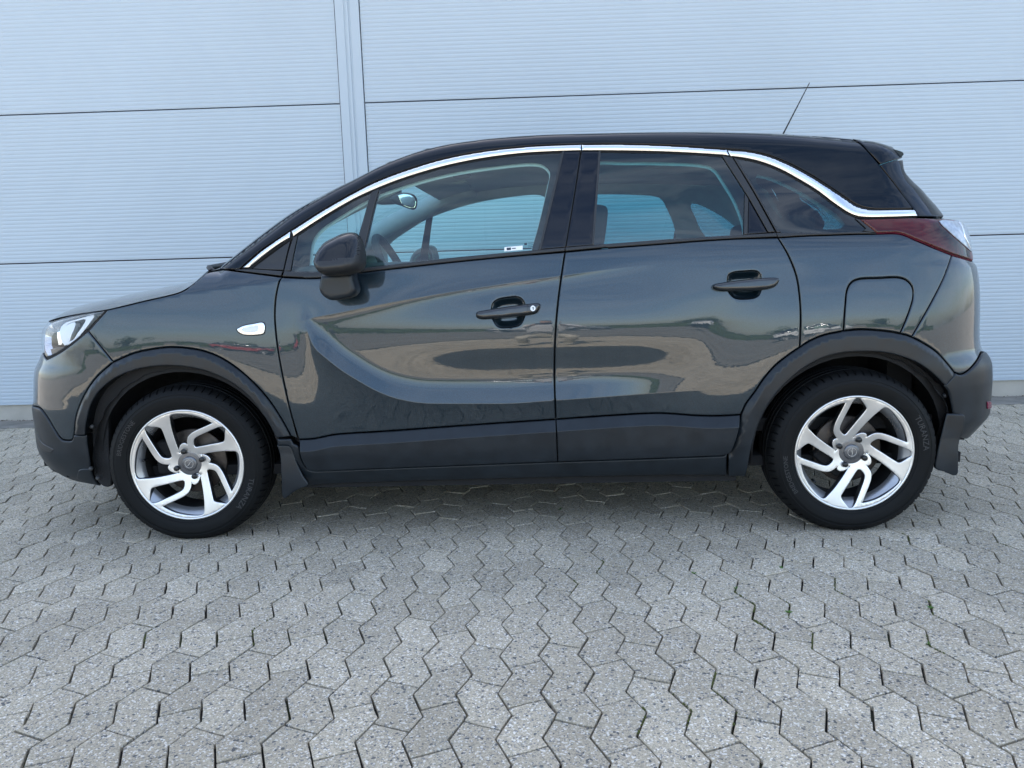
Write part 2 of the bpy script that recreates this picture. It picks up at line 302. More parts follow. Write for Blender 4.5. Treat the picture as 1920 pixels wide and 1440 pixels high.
def sheet(name,loops,pos,m,parent=None,step=.012,grid=.014,bevel=.003,depth=.012,gap=.0,extra=None,rim=True,mirror=None,side_mat=None,prof=None,flip=False,both=False,near=True,profd=.03):
    """Triangulated sheet. loops: outer, then holes, in surface coordinates. pos(Q,off): 3-D point, off outward."""
    LS=[]
    for i,P in enumerate(loops):
        P=resample(P,step)
        if area(P)<0: P=P[::-1]
        if gap: P=inset(P,gap if i==0 else -gap)
        LS.append(P)
    outer=LS[0]; lo=outer.min(0); hi=outer.max(0)
    gx=np.arange(lo[0],hi[0]+grid,grid); gz=np.arange(lo[1],hi[1]+grid,grid*.9)
    G=np.stack(np.meshgrid(gx,gz,indexing='ij'),-1); G[:,1::2,0]+=grid*.5; G=G.reshape(-1,2)
    def ok(Q,dmin):
        k=inside(Q,outer)
        for H in LS[1:]: k&=~inside(Q,H)
        Q=Q[k]; return Q[pdist(Q,LS)>dmin] if len(Q) else Q
    pts=[G]
    rings=[]
    if bevel>0:
        for i,P in enumerate(LS):
            for fr in (.3,1.):
                R=inset(P,bevel*fr*(1 if i==0 else -1)); rings.append(R[np.abs(pdist(R,LS)-bevel*fr)<bevel*.12])
    mn=max(grid*.5,bevel*1.35)
    G=ok(G,mn)
    ex=[]
    if extra is not None:
        for E_ in extra:
            E_=ok(resample(E_,.005,False),bevel*1.3+.001)
            if len(E_)>1: ex.append(E_)
        if ex:
            EE=np.vstack(ex); 
            dm=np.concatenate([((G[i:i+500,None]-EE[None])**2).sum(2).min(1) for i in range(0,len(G),500)]) if len(G) else np.array([])
            if len(G): G=G[dm>(grid*.35)**2]
    rr=[]
    for R in rings:
        if len(R): 
            k=inside(R,outer)
            for H in LS[1:]: k&=~inside(R,H)
            rr.append(R[k])
    allp=np.vstack(LS+rr+ex+[G]); edges=[]; s=0
    for P in LS:
        n=len(P); edges+=[(s+i,s+(i+1)%n) for i in range(n)]; s+=n
    s+=sum(len(R) for R in rr)
    for E_ in ex:
        dd=np.linalg.norm(np.diff(E_,axis=0),axis=1); edges+=[(s+i,s+i+1) for i in range(len(E_)-1) if dd[i]<.02]; s+=len(E_)
    v2,e2,f2,ov,_,_=delaunay_2d_cdt([Vector((float(a),float(b))) for a,b in allp],edges,[],0,1e-6)
    Q=np.array([[v.x,v.y] for v in v2]); F=np.array([list(f) for f in f2 if len(f)==3])
    c=Q[F].mean(1); k=inside(c,outer)
    for H in LS[1:]: k&=~inside(c,H)
    F=F[k]
    a,b,cc=Q[F[:,0]],Q[F[:,1]],Q[F[:,2]]; ar=(b[:,0]-a[:,0])*(cc[:,1]-a[:,1])-(cc[:,0]-a[:,0])*(b[:,1]-a[:,1]); F[ar<0]=F[ar<0][:,::-1]
    D0=[None]
    def off(Q_):
        if bevel<=0 and prof is None: return np.zeros(len(Q_))
        if D0[0] is None: d=pdist(Q_,LS); D0[0]=d.copy(); D0[0][:sum(len(P) for P in LS)]=0
        else:
            d=D0[0].copy(); nr=d<max(bevel*1.6,profd)+.003; qn=Q_[nr]; dn=pdist(qn,LS); ins=inside(qn,outer)
            for H in LS[1:]: ins&=~inside(qn,H)
            d[nr]=np.where(ins,dn,0)
        o=np.zeros(len(Q_))
        if bevel>0: t=np.clip(1-d/bevel,0,1); o-=bevel*(1-np.sqrt(np.maximum(1-t*t,0)))*.9
        if prof is not None: o+=prof(Q_,d)
        return o
    o0=off(Q); P3=pos(Q,o0); h=.0012
    def dif(e):
        Qa,Qb=Q+e,Q-e; 
        return pos(Qa,off(Qa))-pos(Qb,off(Qb))
    N=np.cross(dif(np.array([h,0.])),dif(np.array([0.,h]))); N/=np.linalg.norm(N,axis=1)[:,None]+1e-12
    # orientation of faces to agree with normals
    fn=np.cross(P3[F[:,1]]-P3[F[:,0]],P3[F[:,2]]-P3[F[:,0]])
    if ((fn*N[F].mean(1)).sum(1)).mean()<0: F=F[:,::-1]
    if flip: F=F[:,::-1]; N=-N
    V=P3; NN=N; FF=[tuple(f) for f in F]; FM=[0]*len(FF)
    if rim and depth>0:
        # boundary edges -> wall going inward
        cnt={}
        for f in F:
            for i in range(3):
                e=(f[i],f[(i+1)%3]); cnt[e]=1
        be=[e for e in cnt if (e[1],e[0]) not in cnt]
        base=len(V); ids={}; addV=[]; addN=[]
        for (i,j) in be:
            for v in (i,j):
                if v not in ids:
                    ids[v]=len(addV); addV.append(v)
        idx=np.array(addV); bn=np.zeros((len(idx),3))
        for (i,j) in be:
            t=V[j]-V[i]; w=np.cross(t,NN[i]); w/=np.linalg.norm(w)+1e-12; bn[ids[i]]+=w; bn[ids[j]]+=w
        bn/=np.linalg.norm(bn,axis=1)[:,None]+1e-12
        nb0=NN[idx]*(-1 if flip else 1); top=V[idx]; bot=pos(Q[idx],o0[idx]-depth)
        n=len(idx); V=np.vstack([V,top,bot]); NN=np.vstack([NN,bn,bn])
        for (i,j) in be:
            a_,b_=base+ids[i],base+ids[j]; FF.append((b_,a_,a_+n,b_+n)); FM.append(1 if side_mat else 0)
    mats=[m]+([side_mat] if side_mat else [])
    res=[]
    if near: res.append(mk(name,V,FF,m,parent,True,NN,FM,mats))
    if mirror is not None:
        V2=V.copy(); V2[:,1]=2*YC-V2[:,1]; N2=NN.copy(); N2[:,1]*=-1
        if both:
            n=len(V); me_F=FF+[tuple(n+i for i in f[::-1]) for f in FF]
            if near:
                bpy.data.objects.remove(res.pop())
            res=[mk(name,np.vstack([V,V2]),me_F,m,parent,True,np.vstack([NN,N2]),FM+FM,mats)]
        else: res.append(mk(name,V2,[f[::-1] for f in FF],m,mirror,True,N2,FM,mats))
    return res if len(res)>1 else res[0]
def onbody(base=0.):
    def pos(Q,off):
        P=surf(Q[:,0],Q[:,1]); n=tangentN(Q[:,0],Q[:,1]); return P+n*(base+off)[:,None] if np.ndim(base+off) else P+n*(base+off)
    return pos
def lathe(prof,n=96,axis='y',a0=0,a1=2*math.pi):
    """prof: (r, y); revolve about local y."""
    prof=np.asarray(prof,float); full=abs(a1-a0-2*math.pi)<1e-6; k=n if full else n+1
    A=a0+(a1-a0)*np.arange(k)/n; V=[];F=[]
    for a in A:
        for r,y in prof: V.append((r*math.cos(a),y,r*math.sin(a)))
    m_=len(prof)
    for i in range(n):
        j=(i+1)%k
        for q in range(m_-1): F.append((i*m_+q,j*m_+q,j*m_+q+1,i*m_+q+1))
    return V,F
def join(parts):
    V=[];F=[]
    for v,f in parts:
        b=len(V); V+=[tuple(p) for p in v]; F+=[tuple(b+i for i in q) for q in f]
    return V,F
def box(c,s,R=None):
    V=[Vector((x*s[0]/2,y*s[1]/2,z*s[2]/2)) for x in (-1,1) for y in (-1,1) for z in (-1,1)]
    if R is not None: V=[R@v for v in V]
    V=[tuple(v+Vector(c)) for v in V]
    return V,[(0,1,3,2),(4,6,7,5),(0,4,5,1),(2,3,7,6),(0,2,6,4),(1,5,7,3)]
def rbox(c,s,R=None,e=.35,n=10,bend=None):
    """rounded (superellipsoid) block"""
    V=[];F=[];ix={}
    def key(i,j,k): return (i,j,k)
    rng=range(n+1)
    def add(i,j,k):
        if (i,j,k) in ix: return ix[(i,j,k)]
        p=np.array([2*i/n-1,2*j/n-1,2*k/n-1]); p=np.sin(p*math.pi/2)
        q=1/e if e>0 else 99
        l=(np.abs(p)**(2*q)).sum()**(1/(2*q)); p=p/l
        v=Vector((p[0]*s[0]/2,p[1]*s[1]/2,p[2]*s[2]/2))
        if bend: v=bend(v)
        if R is not None: v=R@v
        ix[(i,j,k)]=len(V); V.append(tuple(v+Vector(c))); return ix[(i,j,k)]
    for a in range(n):
        for b in range(n):
            for (f,rev) in ((lambda s_,t:(0,s_,t),1),(lambda s_,t:(n,s_,t),0),(lambda s_,t:(s_,0,t),0),(lambda s_,t:(s_,n,t),1),(lambda s_,t:(s_,t,0),1),(lambda s_,t:(s_,t,n),0)):
                q=[add(*f(a,b)),add(*f(a+1,b)),add(*f(a+1,b+1)),add(*f(a,b+1))]
                F.append(tuple(q[::-1]) if rev else tuple(q))
    return V,F
def tube(path,rad,n=8,cap=True):
    P=[Vector(p) for p in path]; V=[];F=[]
    if not hasattr(rad,'__len__'): rad=[rad]*len(P)
    up=Vector((0,0,1))
    for i,p in enumerate(P):
        t=(P[min(i+1,len(P)-1)]-P[max(i-1,0)]).normalized(); a=t.cross(up); 
        if a.length<1e-3: a=t.cross(Vector((1,0,0)))
        a.normalize(); b=t.cross(a)
        for k in range(n):
            w=2*math.pi*k/n; V.append(tuple(p+(a*math.cos(w)+b*math.sin(w))*rad[i]))
    for i in range(len(P)-1):
        for k in range(n): F.append((i*n+k,i*n+(k+1)%n,(i+1)*n+(k+1)%n,(i+1)*n+k))
    if cap: F.append(tuple(range(n))[::-1]); F.append(tuple((len(P)-1)*n+k for k in range(n)))
    return V,F
# ------------------------------------------------------------------ the setting
def nodes(m): m.use_nodes=True; n=m.node_tree; return n,n.nodes['Principled BSDF']
def concrete(name,tone):
    m=bpy.data.materials.new(name); n,b=nodes(m); N=n.nodes; Lk=n.links
    g=N.new('ShaderNodeNewGeometry'); oi=N.new('ShaderNodeObjectInfo')
    def vor(scale,lo,hi):
        v=N.new('ShaderNodeTexVoronoi'); v.inputs['Scale'].default_value=scale; Lk.new(g.outputs['Position'],v.inputs['Vector'])
        s=N.new('ShaderNodeSeparateColor'); Lk.new(v.outputs['Color'],s.inputs[0])
        r=N.new('ShaderNodeMapRange'); r.inputs['From Min'].default_value=lo; r.inputs['From Max'].default_value=hi; Lk.new(s.outputs[0],r.inputs['Value']); return r,s,v
    def mixc(f,a,c2,blend='MIX'):
        x=N.new('ShaderNodeMixRGB'); x.blend_type=blend
        if hasattr(f,'outputs'): Lk.new(f.outputs[0],x.inputs['Fac'])
        else: x.inputs['Fac'].default_value=f
        if hasattr(a,'outputs'): Lk.new(a.outputs[0],x.inputs['Color1'])
        else: x.inputs['Color1'].default_value=(*a,1)
        if hasattr(c2,'outputs'): Lk.new(c2.outputs[0],x.inputs['Color2'])
        else: x.inputs['Color2'].default_value=(*c2,1)
        return x
    # stone chips of two sizes: pale, blue-grey and near-black grains in the worn face
    r1,s1,v1=vor(330,.0,1.); r2,_,_=vor(240,.86,.9); r3,_,_=vor(150,.955,.97); r4,_,_=vor(270,.88,.92)
    ramp=N.new('ShaderNodeValToRGB'); e=ramp.color_ramp.elements
    e[0].position=0; e[0].color=(tone*.76,tone*.67,tone*.505,1); e[1].position=1; e[1].color=(tone*1.33,tone*1.14,tone*.855,1)
    k=e.new(.5); k.color=(tone*1.07,tone*.90,tone*.66,1); Lk.new(s1.outputs[0],ramp.inputs['Fac'])
    c=mixc(r2,ramp,(tone*1.70,tone*1.58,tone*1.38)); c=mixc(r4,c,(tone*.50,tone*.48,tone*.46)); c=mixc(r3,c,(tone*.30,tone*.29,tone*.28))
    # each stone its own tone, broad dirt
    ri=N.new('ShaderNodeMath'); ri.operation='ADD'; Lk.new(g.outputs['Random Per Island'],ri.inputs[0]); Lk.new(oi.outputs['Random'],ri.inputs[1])
    fr=N.new('ShaderNodeMath'); fr.operation='FRACT'; Lk.new(ri.outputs[0],fr.inputs[0])
    mr=N.new('ShaderNodeMapRange'); mr.inputs['To Min'].default_value=.86; mr.inputs['To Max'].default_value=1.10; Lk.new(fr.outputs[0],mr.inputs['Value'])
    nz=N.new('ShaderNodeTexNoise'); nz.inputs['Scale'].default_value=1.3; nz.inputs['Detail'].default_value=6; Lk.new(g.outputs['Position'],nz.inputs['Vector'])
    m2=N.new('ShaderNodeMapRange'); m2.inputs['From Min'].default_value=.3; m2.inputs['From Max'].default_value=.7; m2.inputs['To Min'].default_value=.88; m2.inputs['To Max'].default_value=1.1; Lk.new(nz.outputs['Fac'],m2.inputs['Value'])
    mm=N.new('ShaderNodeMath'); mm.operation='MULTIPLY'; Lk.new(mr.outputs[0],mm.inputs[0]); Lk.new(m2.outputs[0],mm.inputs[1])
    hs=N.new('ShaderNodeHueSaturation'); Lk.new(c.outputs[0],hs.inputs['Color']); Lk.new(mm.outputs[0],hs.inputs['Value'])
    # small ochre and green staining
    n3=N.new('ShaderNodeTexNoise'); n3.inputs['Scale'].default_value=7; n3.inputs['Detail'].default_value=5; Lk.new(g.outputs['Position'],n3.inputs['Vector'])
    r5=N.new('ShaderNodeMapRange'); r5.inputs['From Min'].default_value=.55; r5.inputs['From Max'].default_value=.8; r5.inputs['To Max'].default_value=.30; Lk.new(n3.outputs['Fac'],r5.inputs['Value'])
    st=mixc(r5,hs,(tone*.85,tone*.83,tone*.68))
    Lk.new(st.outputs[0],b.inputs['Base Color']); b.inputs['Roughness'].default_value=.88; b.inputs['Specular IOR Level'].default_value=.3
    bp=N.new('ShaderNodeBump'); bp.inputs['Strength'].default_value=.45; bp.inputs['Distance'].default_value=.0016; Lk.new(s1.outputs[0],bp.inputs['Height']); Lk.new(bp.outputs['Normal'],b.inputs['Normal'])
    return m
M['stone']=concrete('exposed_aggregate_concrete',.445)
def bed_mat():
    m=bpy.data.materials.new('joint_sand_and_moss'); n,b=nodes(m); N=n.nodes; Lk=n.links; g=N.new('ShaderNodeNewGeometry')
    z=N.new('ShaderNodeTexNoise'); z.inputs['Scale'].default_value=3.2; z.inputs['Detail'].default_value=7; Lk.new(g.outputs['Position'],z.inputs['Vector'])
    r=N.new('ShaderNodeValToRGB'); e=r.color_ramp.elements; e[0].position=.52; e[0].color=(.014,.013,.012,1); e[1].position=.68; e[1].color=(.045,.058,.014,1); Lk.new(z.outputs['Fac'],r.inputs['Fac']); Lk.new(r.outputs[0],b.inputs['Base Color']); b.inputs['Roughness'].default_value=.95
    return m
M['bed']=bed_mat()
M['asphalt']=mat('worn_yard_asphalt',(.19,.175,.155),.9,noise=(.8,.2,8),bump=(300,.4,.003))
M['gutter']=mat('old_gutter_concrete',(.24,.22,.19),.9,noise=(9,.25,8),bump=(180,.6,.004))
M['plinth']=mat('plinth_concrete',(.47,.43,.37),.85,noise=(5,.15,8),bump=(90,.35,.003))
M['cladding']=mat('pale_grey_coated_steel',(.50,.56,.61),.42,noise=(.9,.035,5),spec=.4)
M['seam']=mat('dark_joint_seal',(.05,.035,.045),.7)
def ground_far():
    o=mk('ground',[(-600,-600,-.034),(600,-600,-.034),(600,600,-.034),(-600,600,-.034)],[(0,1,2,3)],'asphalt',None,False); o['kind']='structure'; return o
ground_far()
# wall plane
WA=.0200; WY=2.6635
wd=np.array([math.cos(WA),math.sin(WA),0.]); wn=np.array([math.sin(WA),-math.cos(WA),0.])      # along the wall, out of the wall to the camera
def wp(s,o,z): p=np.array([0,WY,0.])+wd*s+wn*o; return (p[0],p[1],z)
# paving bed (structure) with laid stones
PA=.0325; es=np.array([math.cos(PA),math.sin(PA)]); et=np.array([-math.sin(PA),math.cos(PA)]); PO=np.array([1.303,-1.2846])
SL=.1855; SW=.1065; SA=.038; SH=SL/2
bed=mk('pavement',[(-7,-7.5,-.013),(10.5,-7.5,-.013),(10.5,2.9,-.013),(-7,2.9,-.013)],[(0,1,2,3)],'bed',None,False); bed['kind']='structure'
def zig(t):
    t=np.mod(t,SL); return np.where(t<SH,SA*t/SH,SA*(1-(t-SH)/SH))
def stone_poly(kind):
    if kind==0: tl,tr,ks=SH+.026,SH+.0625,(SL,SL+SH)
    else: tl,tr,ks=.0695,.0314,(SH,SL)
    P=[(zig(tl),tl),(SW+zig(tr),tr)]+[(SW+zig(k),k) for k in ks]+[(SW+zig(tr),tr+SL),(zig(tl),tl+SL)]+[(zig(k),k) for k in ks[::-1]]
    return np.array(P,float)
def stone_mesh(kind,g=.0016,ch=.0019,seed=0):
    r=np.random.default_rng(seed+kind*50); P=stone_poly(kind); c=P.mean(0); P=inset(P,g)
    P[:,0]-=c[0]; P[:,0]*=1-.0022/SW; P[:,0]+=c[0]; P[:,1]=c[1]+(P[:,1]-c[1])*(1-.0024/SL)      # joints along the zigzag are the wide ones
    # break the long edges a little so that they are not ruler-straight
    Q=[]
    for i in range(len(P)):
        a,b=P[i],P[(i+1)%len(P)]; Q.append(a)
        Q.append((a+b)/2+r.normal(0,.0006,2))
    Q=np.array(Q)-c; Q+=r.normal(0,.0005,Q.shape); T=inset(Q,ch); n=len(Q)
    V=[(*q,0.) for q in T]+[(*q,-ch*.8) for q in Q]+[(*q,-.03) for q in Q]
    F=[tuple(range(n))]+[(i,n+i,n+(i+1)%n,(i+1)%n)for i in range(n)]+[(n+i,2*n+i,2*n+(i+1)%n,n+(i+1)%n)for i in range(n)]
    return c,V,F
STN={}
for kind in (0,1):
    for sd in range(4):
        c,V,F=stone_mesh(kind,seed=sd); me=bpy.data.meshes.new('paving_stone'); me.from_pydata(V,[],F); me.materials.append(M['stone']); me.update(); STN[kind,sd]=(c,me,np.array(V),F)
ROT=np.array([[es[0],et[0]],[es[1],et[1]]])
lst=[]
for i in range(-82,92):
    for j in range(-34,24):
        kind=i%2; sd=(i*7+j*13)%4; c=STN[kind,sd][0]; loc=PO+ROT@(c+np.array([i*SW,j*SL]))
        gl=WY+math.tan(WA)*loc[0]-.30
        if loc[0]<-6.6 or loc[0]>10 or loc[1]<-7 or loc[1]>gl+.06: continue
        q=proj((loc[0],loc[1],0.)) if (np.array([loc[0],loc[1],0])-CAM)@FW>.3 else np.array([-999,-999])
        vis=-40<q[0]<1960 and 740<q[1]<1480
        hid=(-.3<loc[0]<2.95 and .35<loc[1]) # under the car or behind it
        lst.append((np.linalg.norm(np.array([*loc,0])-CAM) if vis and not hid else 99+loc[1],kind,sd,loc))
lst.sort(key=lambda t:t[0])
near=lst[:300]; rest=lst[300:]
for d,kind,sd,loc in near:
    o=bpy.data.objects.new('paving_stone',STN[kind,sd][1]); COL.objects.link(o); o.parent=bed
    o.location=(loc[0]+random.gauss(0,.0005),loc[1]+random.gauss(0,.0005),random.gauss(0,.0009)); o.rotation_euler=(random.gauss(0,.005),random.gauss(0,.005),PA+random.gauss(0,.004))
V=[];F=[];b0=0
VV=[];FF=[]
for d,kind,sd,loc in rest:
    _,me,v,f=STN[kind,sd]; a=PA+random.gauss(0,.004); ca,sa=math.cos(a),math.sin(a); tx,ty=random.gauss(0,.005),random.gauss(0,.005); dz=random.gauss(0,.0009)
    x=v[:,0]*ca-v[:,1]*sa+loc[0]+random.gauss(0,.0005); y=v[:,0]*sa+v[:,1]*ca+loc[1]+random.gauss(0,.0005); z=v[:,2]+dz+tx*v[:,1]+ty*v[:,0]
    VV.append(np.stack([x,y,z],1)); FF+=[tuple(b0+k for k in q) for q in f]; b0+=len(v)
o=mk('paving_stone_field',np.vstack(VV),FF,'stone',bed,False); o['kind']='stuff'
# gutter strip at the wall foot
def strip(name,o0,o1,z0,z1,m,par=None,s0=-7,s1=10.5,n=60,jit=0.):
    V=[];F=[]
    for i in range(n+1):
        s=s0+(s1-s0)*i/n; j=random.gauss(0,jit); k=random.gauss(0,jit)
        V+=[wp(s,o0,z0+j),wp(s,o1+k,z1+j*.5),wp(s,o1+k,-.05)]
    for i in range(n): a=3*i; F+=[(a,a+1,a+4,a+3),(a+1,a+2,a+5,a+4)]
    x=mk(name,V,F,m,par,False); return x
g=strip('gutter',-.02,.262,.006,.002,'gutter',None,n=220,jit=.0015); g['kind']='structure'
# ------------------------------------------------------------------ the building with ribbed steel panels
bld=tag(empty('warehouse',(0,WY+.1,0)),'large pale grey warehouse with horizontally ribbed steel wall panels behind the car','building')
bld.location=(0,0,0)
ZJ=[.1303,1.1641,2.1963,3.2295,4.2625,5.27]; POSTS=[(.0486,.0925+.0486)]
def panel_mesh(name,s0,s1,z0,z1):
    g=.0045; z0+=g; z1-=g; n=38; p=(z1-z0)/n; prof=[(z0,-.03),(z0,.0)]
    for i in range(n):
        a=z0+i*p; prof+=[(a+p*.14,.0),(a+p*.34,.0014),(a+p*.76,.0014),(a+p*.96,.0)]
    prof+=[(z1,.0),(z1,-.03)]
    V=[];F=[];ns=10; m_=len(prof)
    for k in range(ns+1):
        s=s0+(s1-s0)*k/ns; w=.0012*math.sin(s*2.3+z0*3)+.0008*math.sin(s*5.1+z0)
        for z,o in prof: V.append(wp(s,o+w,z))
    for k in range(ns):
        for q in range(m_-1): F.append((k*m_+q,(k+1)*m_+q,(k+1)*m_+q+1,k*m_+q+1))
    return mk(name,V,F,'cladding',bld,False)
edges_s=[(-6.985,.0486-.006),(.0486+.171,7.2),(7.42,10.4)]
for r in range(5):
    for a,b in edges_s: panel_mesh('wall_panel',a,b,ZJ[r],ZJ[r+1])
def slab(name,s0,s1,o0,o1,z0,z1,m,par):
    V=[wp(s,o,z) for s in (s0,s1) for o in (o0,o1) for z in (z0,z1)]
    return mk(name,V,[(0,1,3,2),(4,6,7,5),(0,4,5,1),(2,3,7,6),(0,2,6,4),(1,5,7,3)],m,par,False)
slab('panel_backing',-6.99,10.41,-.9,-.031,-.04,5.25,'seam',bld)
# cover strip over the panel joint, folded sheet with a shadow gap down its middle
def post(s0,w):
    prof=[(0,-.02),(0,.012),(w*.02,.014),(w*.36,.014),(w*.375,.009),(w*.44,.009),(w*.455,.018),(w*.545,.018),(w*.56,.009),(w*.625,.009),(w*.64,.014),(w*.98,.014),(w,.012),(w,-.02)]
    V=[];F=[]
    for z in (ZJ[0]+.002,5.3):
        for s,o in prof: V.append(wp(s0+s,o,z))
    m_=len(prof)
    for q in range(m_-1): F.append((q,q+1,m_+q+1,m_+q))
    return mk('joint_cover',V,F,'cladding',bld,False)
post(.0486,.165); post(7.205,.21)
slab('plinth',-6.98,10.40,-.8,-.012,-.06,ZJ[0]-.001,'plinth',bld)
slab('base_flashing',-6.98,10.40,-.03,.006,ZJ[0]-.004,ZJ[0]+.004,'cladding',bld)
slab('parapet_cap',-7.0,10.42,-.95,.05,5.301,5.36,'cladding',bld)
def body():
    V=[wp(s,o,z) for s in (-6.97,10.39) for o in (-14,-.91) for z in (-.05,5.24)]
    return mk('building_body',V,[(0,1,3,2),(4,6,7,5),(0,4,5,1),(2,3,7,6),(0,2,6,4),(1,5,7,3)],'plinth',bld,False)
body()
# ------------------------------------------------------------------ the car: outlines traced on the photograph, laid on the body surface
def uz(*segs):
    """pixel polylines (each smooth, corners between them) -> closed outline in surface coordinates; ('s',[(u,z)..]) adds surface points"""
    out=[]
    for s in segs:
        if isinstance(s,tuple) and s[0]=='s': out.append(np.array(s[1],float)); continue
        P=np.array(s,float); P=catmull(P,8) if len(P)>2 else P
        if len(P)==2: t=np.linspace(0,1,9)[:,None]; P=P[0]*(1-t)+P[1]*t
        out.append(solve(P))
    P=np.vstack(out); d=np.linalg.norm(P-np.roll(P,1,0),axis=1); return P[d>2e-4]
def line(*pts):
    P=catmull(pts,8) if len(pts)>2 else np.array(pts,float); return solve(P)
R_=lambda l:list(l)[::-1]
car=tag(empty('car'),'dark blue-grey five-door crossover car with black roof and grey plastic cladding parked beside the wall','car')
M['white_lamp']=M['white_plastic']
M['lamp_silver']=mat('lamp_reflector_silver',(.55,.58,.62),.22,metal=.9)
M['clear_lamp']=mat('clear_lamp_lens',(.30,.35,.42),.12,coat=1.,coat_r=.01,noise=(60,.25,3))
# shared edges (pixels of the 1920 x 1440 photograph)
HOODL=[(199,581),(234,573),(271,564),(315,554),(340,546.5),(362,532.5),(387,511)]
GAP_A=[(528,514),(523,529),(516.6,560.6),(515,592),(516.6,620),(521,657.5),(532,717),(543,767),(559,823)]
GAP_A2=[(559,823),(562,830),(567.5,852.5),(574,866),(580,874),(590,877.5)]
GAP_B=[(1059.5,472),(1052,522),(1046,568),(1042.5,610),(1040,660),(1039.7,713),(1041,757),(1042.5,790)]
GAP_B2=[(1042.5,790),(1044,824),(1045.5,860)]
GAP_C=[(1459,445),(1478,478),(1493,516),(1499,551),(1501.5,594),(1500,651)]
ARCHF=[(546,819),(527.5,785.6),(502.5,748),(477.5,720),(446,692),(415,671.6),(384,659),(352.5,653),(321,651),(290,654),(252.5,662),(212,679)]
ARCHF2=[(212,679),(180.6,707.5),(159,739),(143,779),(138.4,815)]
ARCHFI=[(163.5,815),(166,792.5),(174,760),(190,733),(220,708.5),(255.4,693.7),(293,687),(326,685.5),(364,689.6),(396,698),(431.5,714),(464,738),(485.7,762.7),(504.6,790),(520,819)]
ARCHR0=[(1364,847),(1371,833),(1382.5,802),(1391,774)]
ARCHR1=[(1391,774),(1399,757),(1416,734),(1433,709),(1455.6,683.7),(1481,664),(1500,651)]
ARCHR2=[(1500,651),(1517.5,640),(1543,629),(1582,620.5)]
ARCHR3=[(1582,620.5),(1613,617.7),(1641,619),(1669,622),(1688.5,625.5)]
ARCHR4=[(1688.5,625.5),(1697.5,627.5),(1710,632)]
ARCHR5=[(1710,632),(1725.6,640),(1754,658),(1776,681),(1790,699)]
ARCHRI=[(1768,723),(1748,703),(1723,684),(1692,670),(1655,661),(1613,659),(1574,662),(1540,671),(1506,689),(1481,709),(1458,731.6),(1439,757),(1419,799),(1406.4,844),(1402,869),(1397,889)]
FLAP=[(1582,620.5),(1585,574),(1589,542),(1597,529),(1611,523),(1648,521),(1684,520),(1699,524.6),(1710,536),(1713,554),(1704.6,586),(1688.5,625.5)]
GAP_D=[(1785,478),(1772,516),(1748,565),(1725,606),(1710,632)]
SILL_LO=[(528,519),(570,521.5),(605,520.6),(640,516.5),(687,509.5),(780,498.5),(867.5,489),(960,480),(1059.5,472)]
SILL_LO2=[(1059.5,472),(1140,464.5),(1233,457.5),(1310,451.5),(1379,447.2),(1459,445)]
SILL_LO3=[(1459,445),(1510,441.8),(1559,440),(1600,438.6),(1644,438)]
SILL_UP=[(533,508),(570,510),(605,510),(640,507),(687.5,502),(780,491),(867.5,481.5),(960,472.5),(1059.5,464)]
SILL_UP2=[(1059.5,464),(1140,457),(1233,450.5),(1310,445.5),(1397,440),(1455,436.8)]
SILL_UP3=[(1455,436.8),(1510,436.2),(1559,435.8),(1615,434),(1643,437)]
CHR_UP1=[(457,502),(489,474),(517,454),(545,435.5)]
CHR_LO1=[(467,502),(504,472),(525,457),(543.5,446)]
CHR_UP2=[(548,434),(605,397.5),(661,365.5),(702.5,344.5),(755,324),(830,301),(905,286.5),(980,278),(1040,274.5),(1089,273)]
CHR_LO2=[(551,443),(605,408.5),(661,375),(706,354),(755,335),(830,312.5),(905,297),(980,287.5),(1040,284),(1089,282.5)]
CHR_UP3=[(1091,273),(1175,273),(1262.5,276),(1362,282.5)]
CHR_LO3=[(1091,282.5),(1175,283),(1262.5,285.4),(1350,290.5),(1366,292)]
CHR_UP4=[(1364.5,283.5),(1398,286),(1436,294),(1474,309),(1515,330.6),(1550,352.5),(1582,374),(1602.5,387.5),(1620,393.5),(1640,395.5),(1675,395.5),(1713,395)]
CHR_LO4=[(1369,293),(1398,297),(1427.5,304),(1462.5,317.5),(1497.5,336.5),(1532.5,358),(1564.6,381.7),(1591,399),(1606,405),(1625,407.2),(1670,406.8),(1719,405.5)]
RAIL1=RAILPX
TAIL_LO=[(1644,438),(1687,438.5),(1719,451),(1750,464),(1785,478)]
def body_panel(name,outline,m,parent=car,gap=.0022,base=0.,bevel=.004,depth=.016,grid=.016,holes=(),extra=None,prof=None,mirror=True,mparent=None,step=.009,**k):
    r=sheet(name,[outline,*holes],onbody(base),m,parent,step=step,grid=grid,bevel=bevel,depth=depth,gap=gap,extra=extra,prof=prof,mirror=(mparent or (car if parent is car else None)) if mirror else None,**k)
    return r
def offs(line_,d):
    t=np.gradient(line_,axis=0); t/=np.linalg.norm(t,axis=1)[:,None]+1e-12; n=np.stack([-t[:,1],t[:,0]],1)
    return [line_+n*e for e in d]
lc=np.stack([u_of_x(LC['x']),LC['z']],1); ul=np.stack([u_of_x(UL['x']),UL['z']],1); EXTRA=offs(lc,(-.0022,0,.0022))+offs(ul,(-.002,0,.002))
# --- front wing
wing,wing_r=body_panel('front_wing',uz(HOODL,[(387,511),(400,507.5),(420,505),(440,507.5)],[(440,507.5),(485,513),(528,519)],GAP_A[1:]+[(559,823)],[(559,823),(546,819)],ARCHF,[(212,679),(165,621)],[(165,621),(182,602),(199,583)]),'paint',grid=.014)
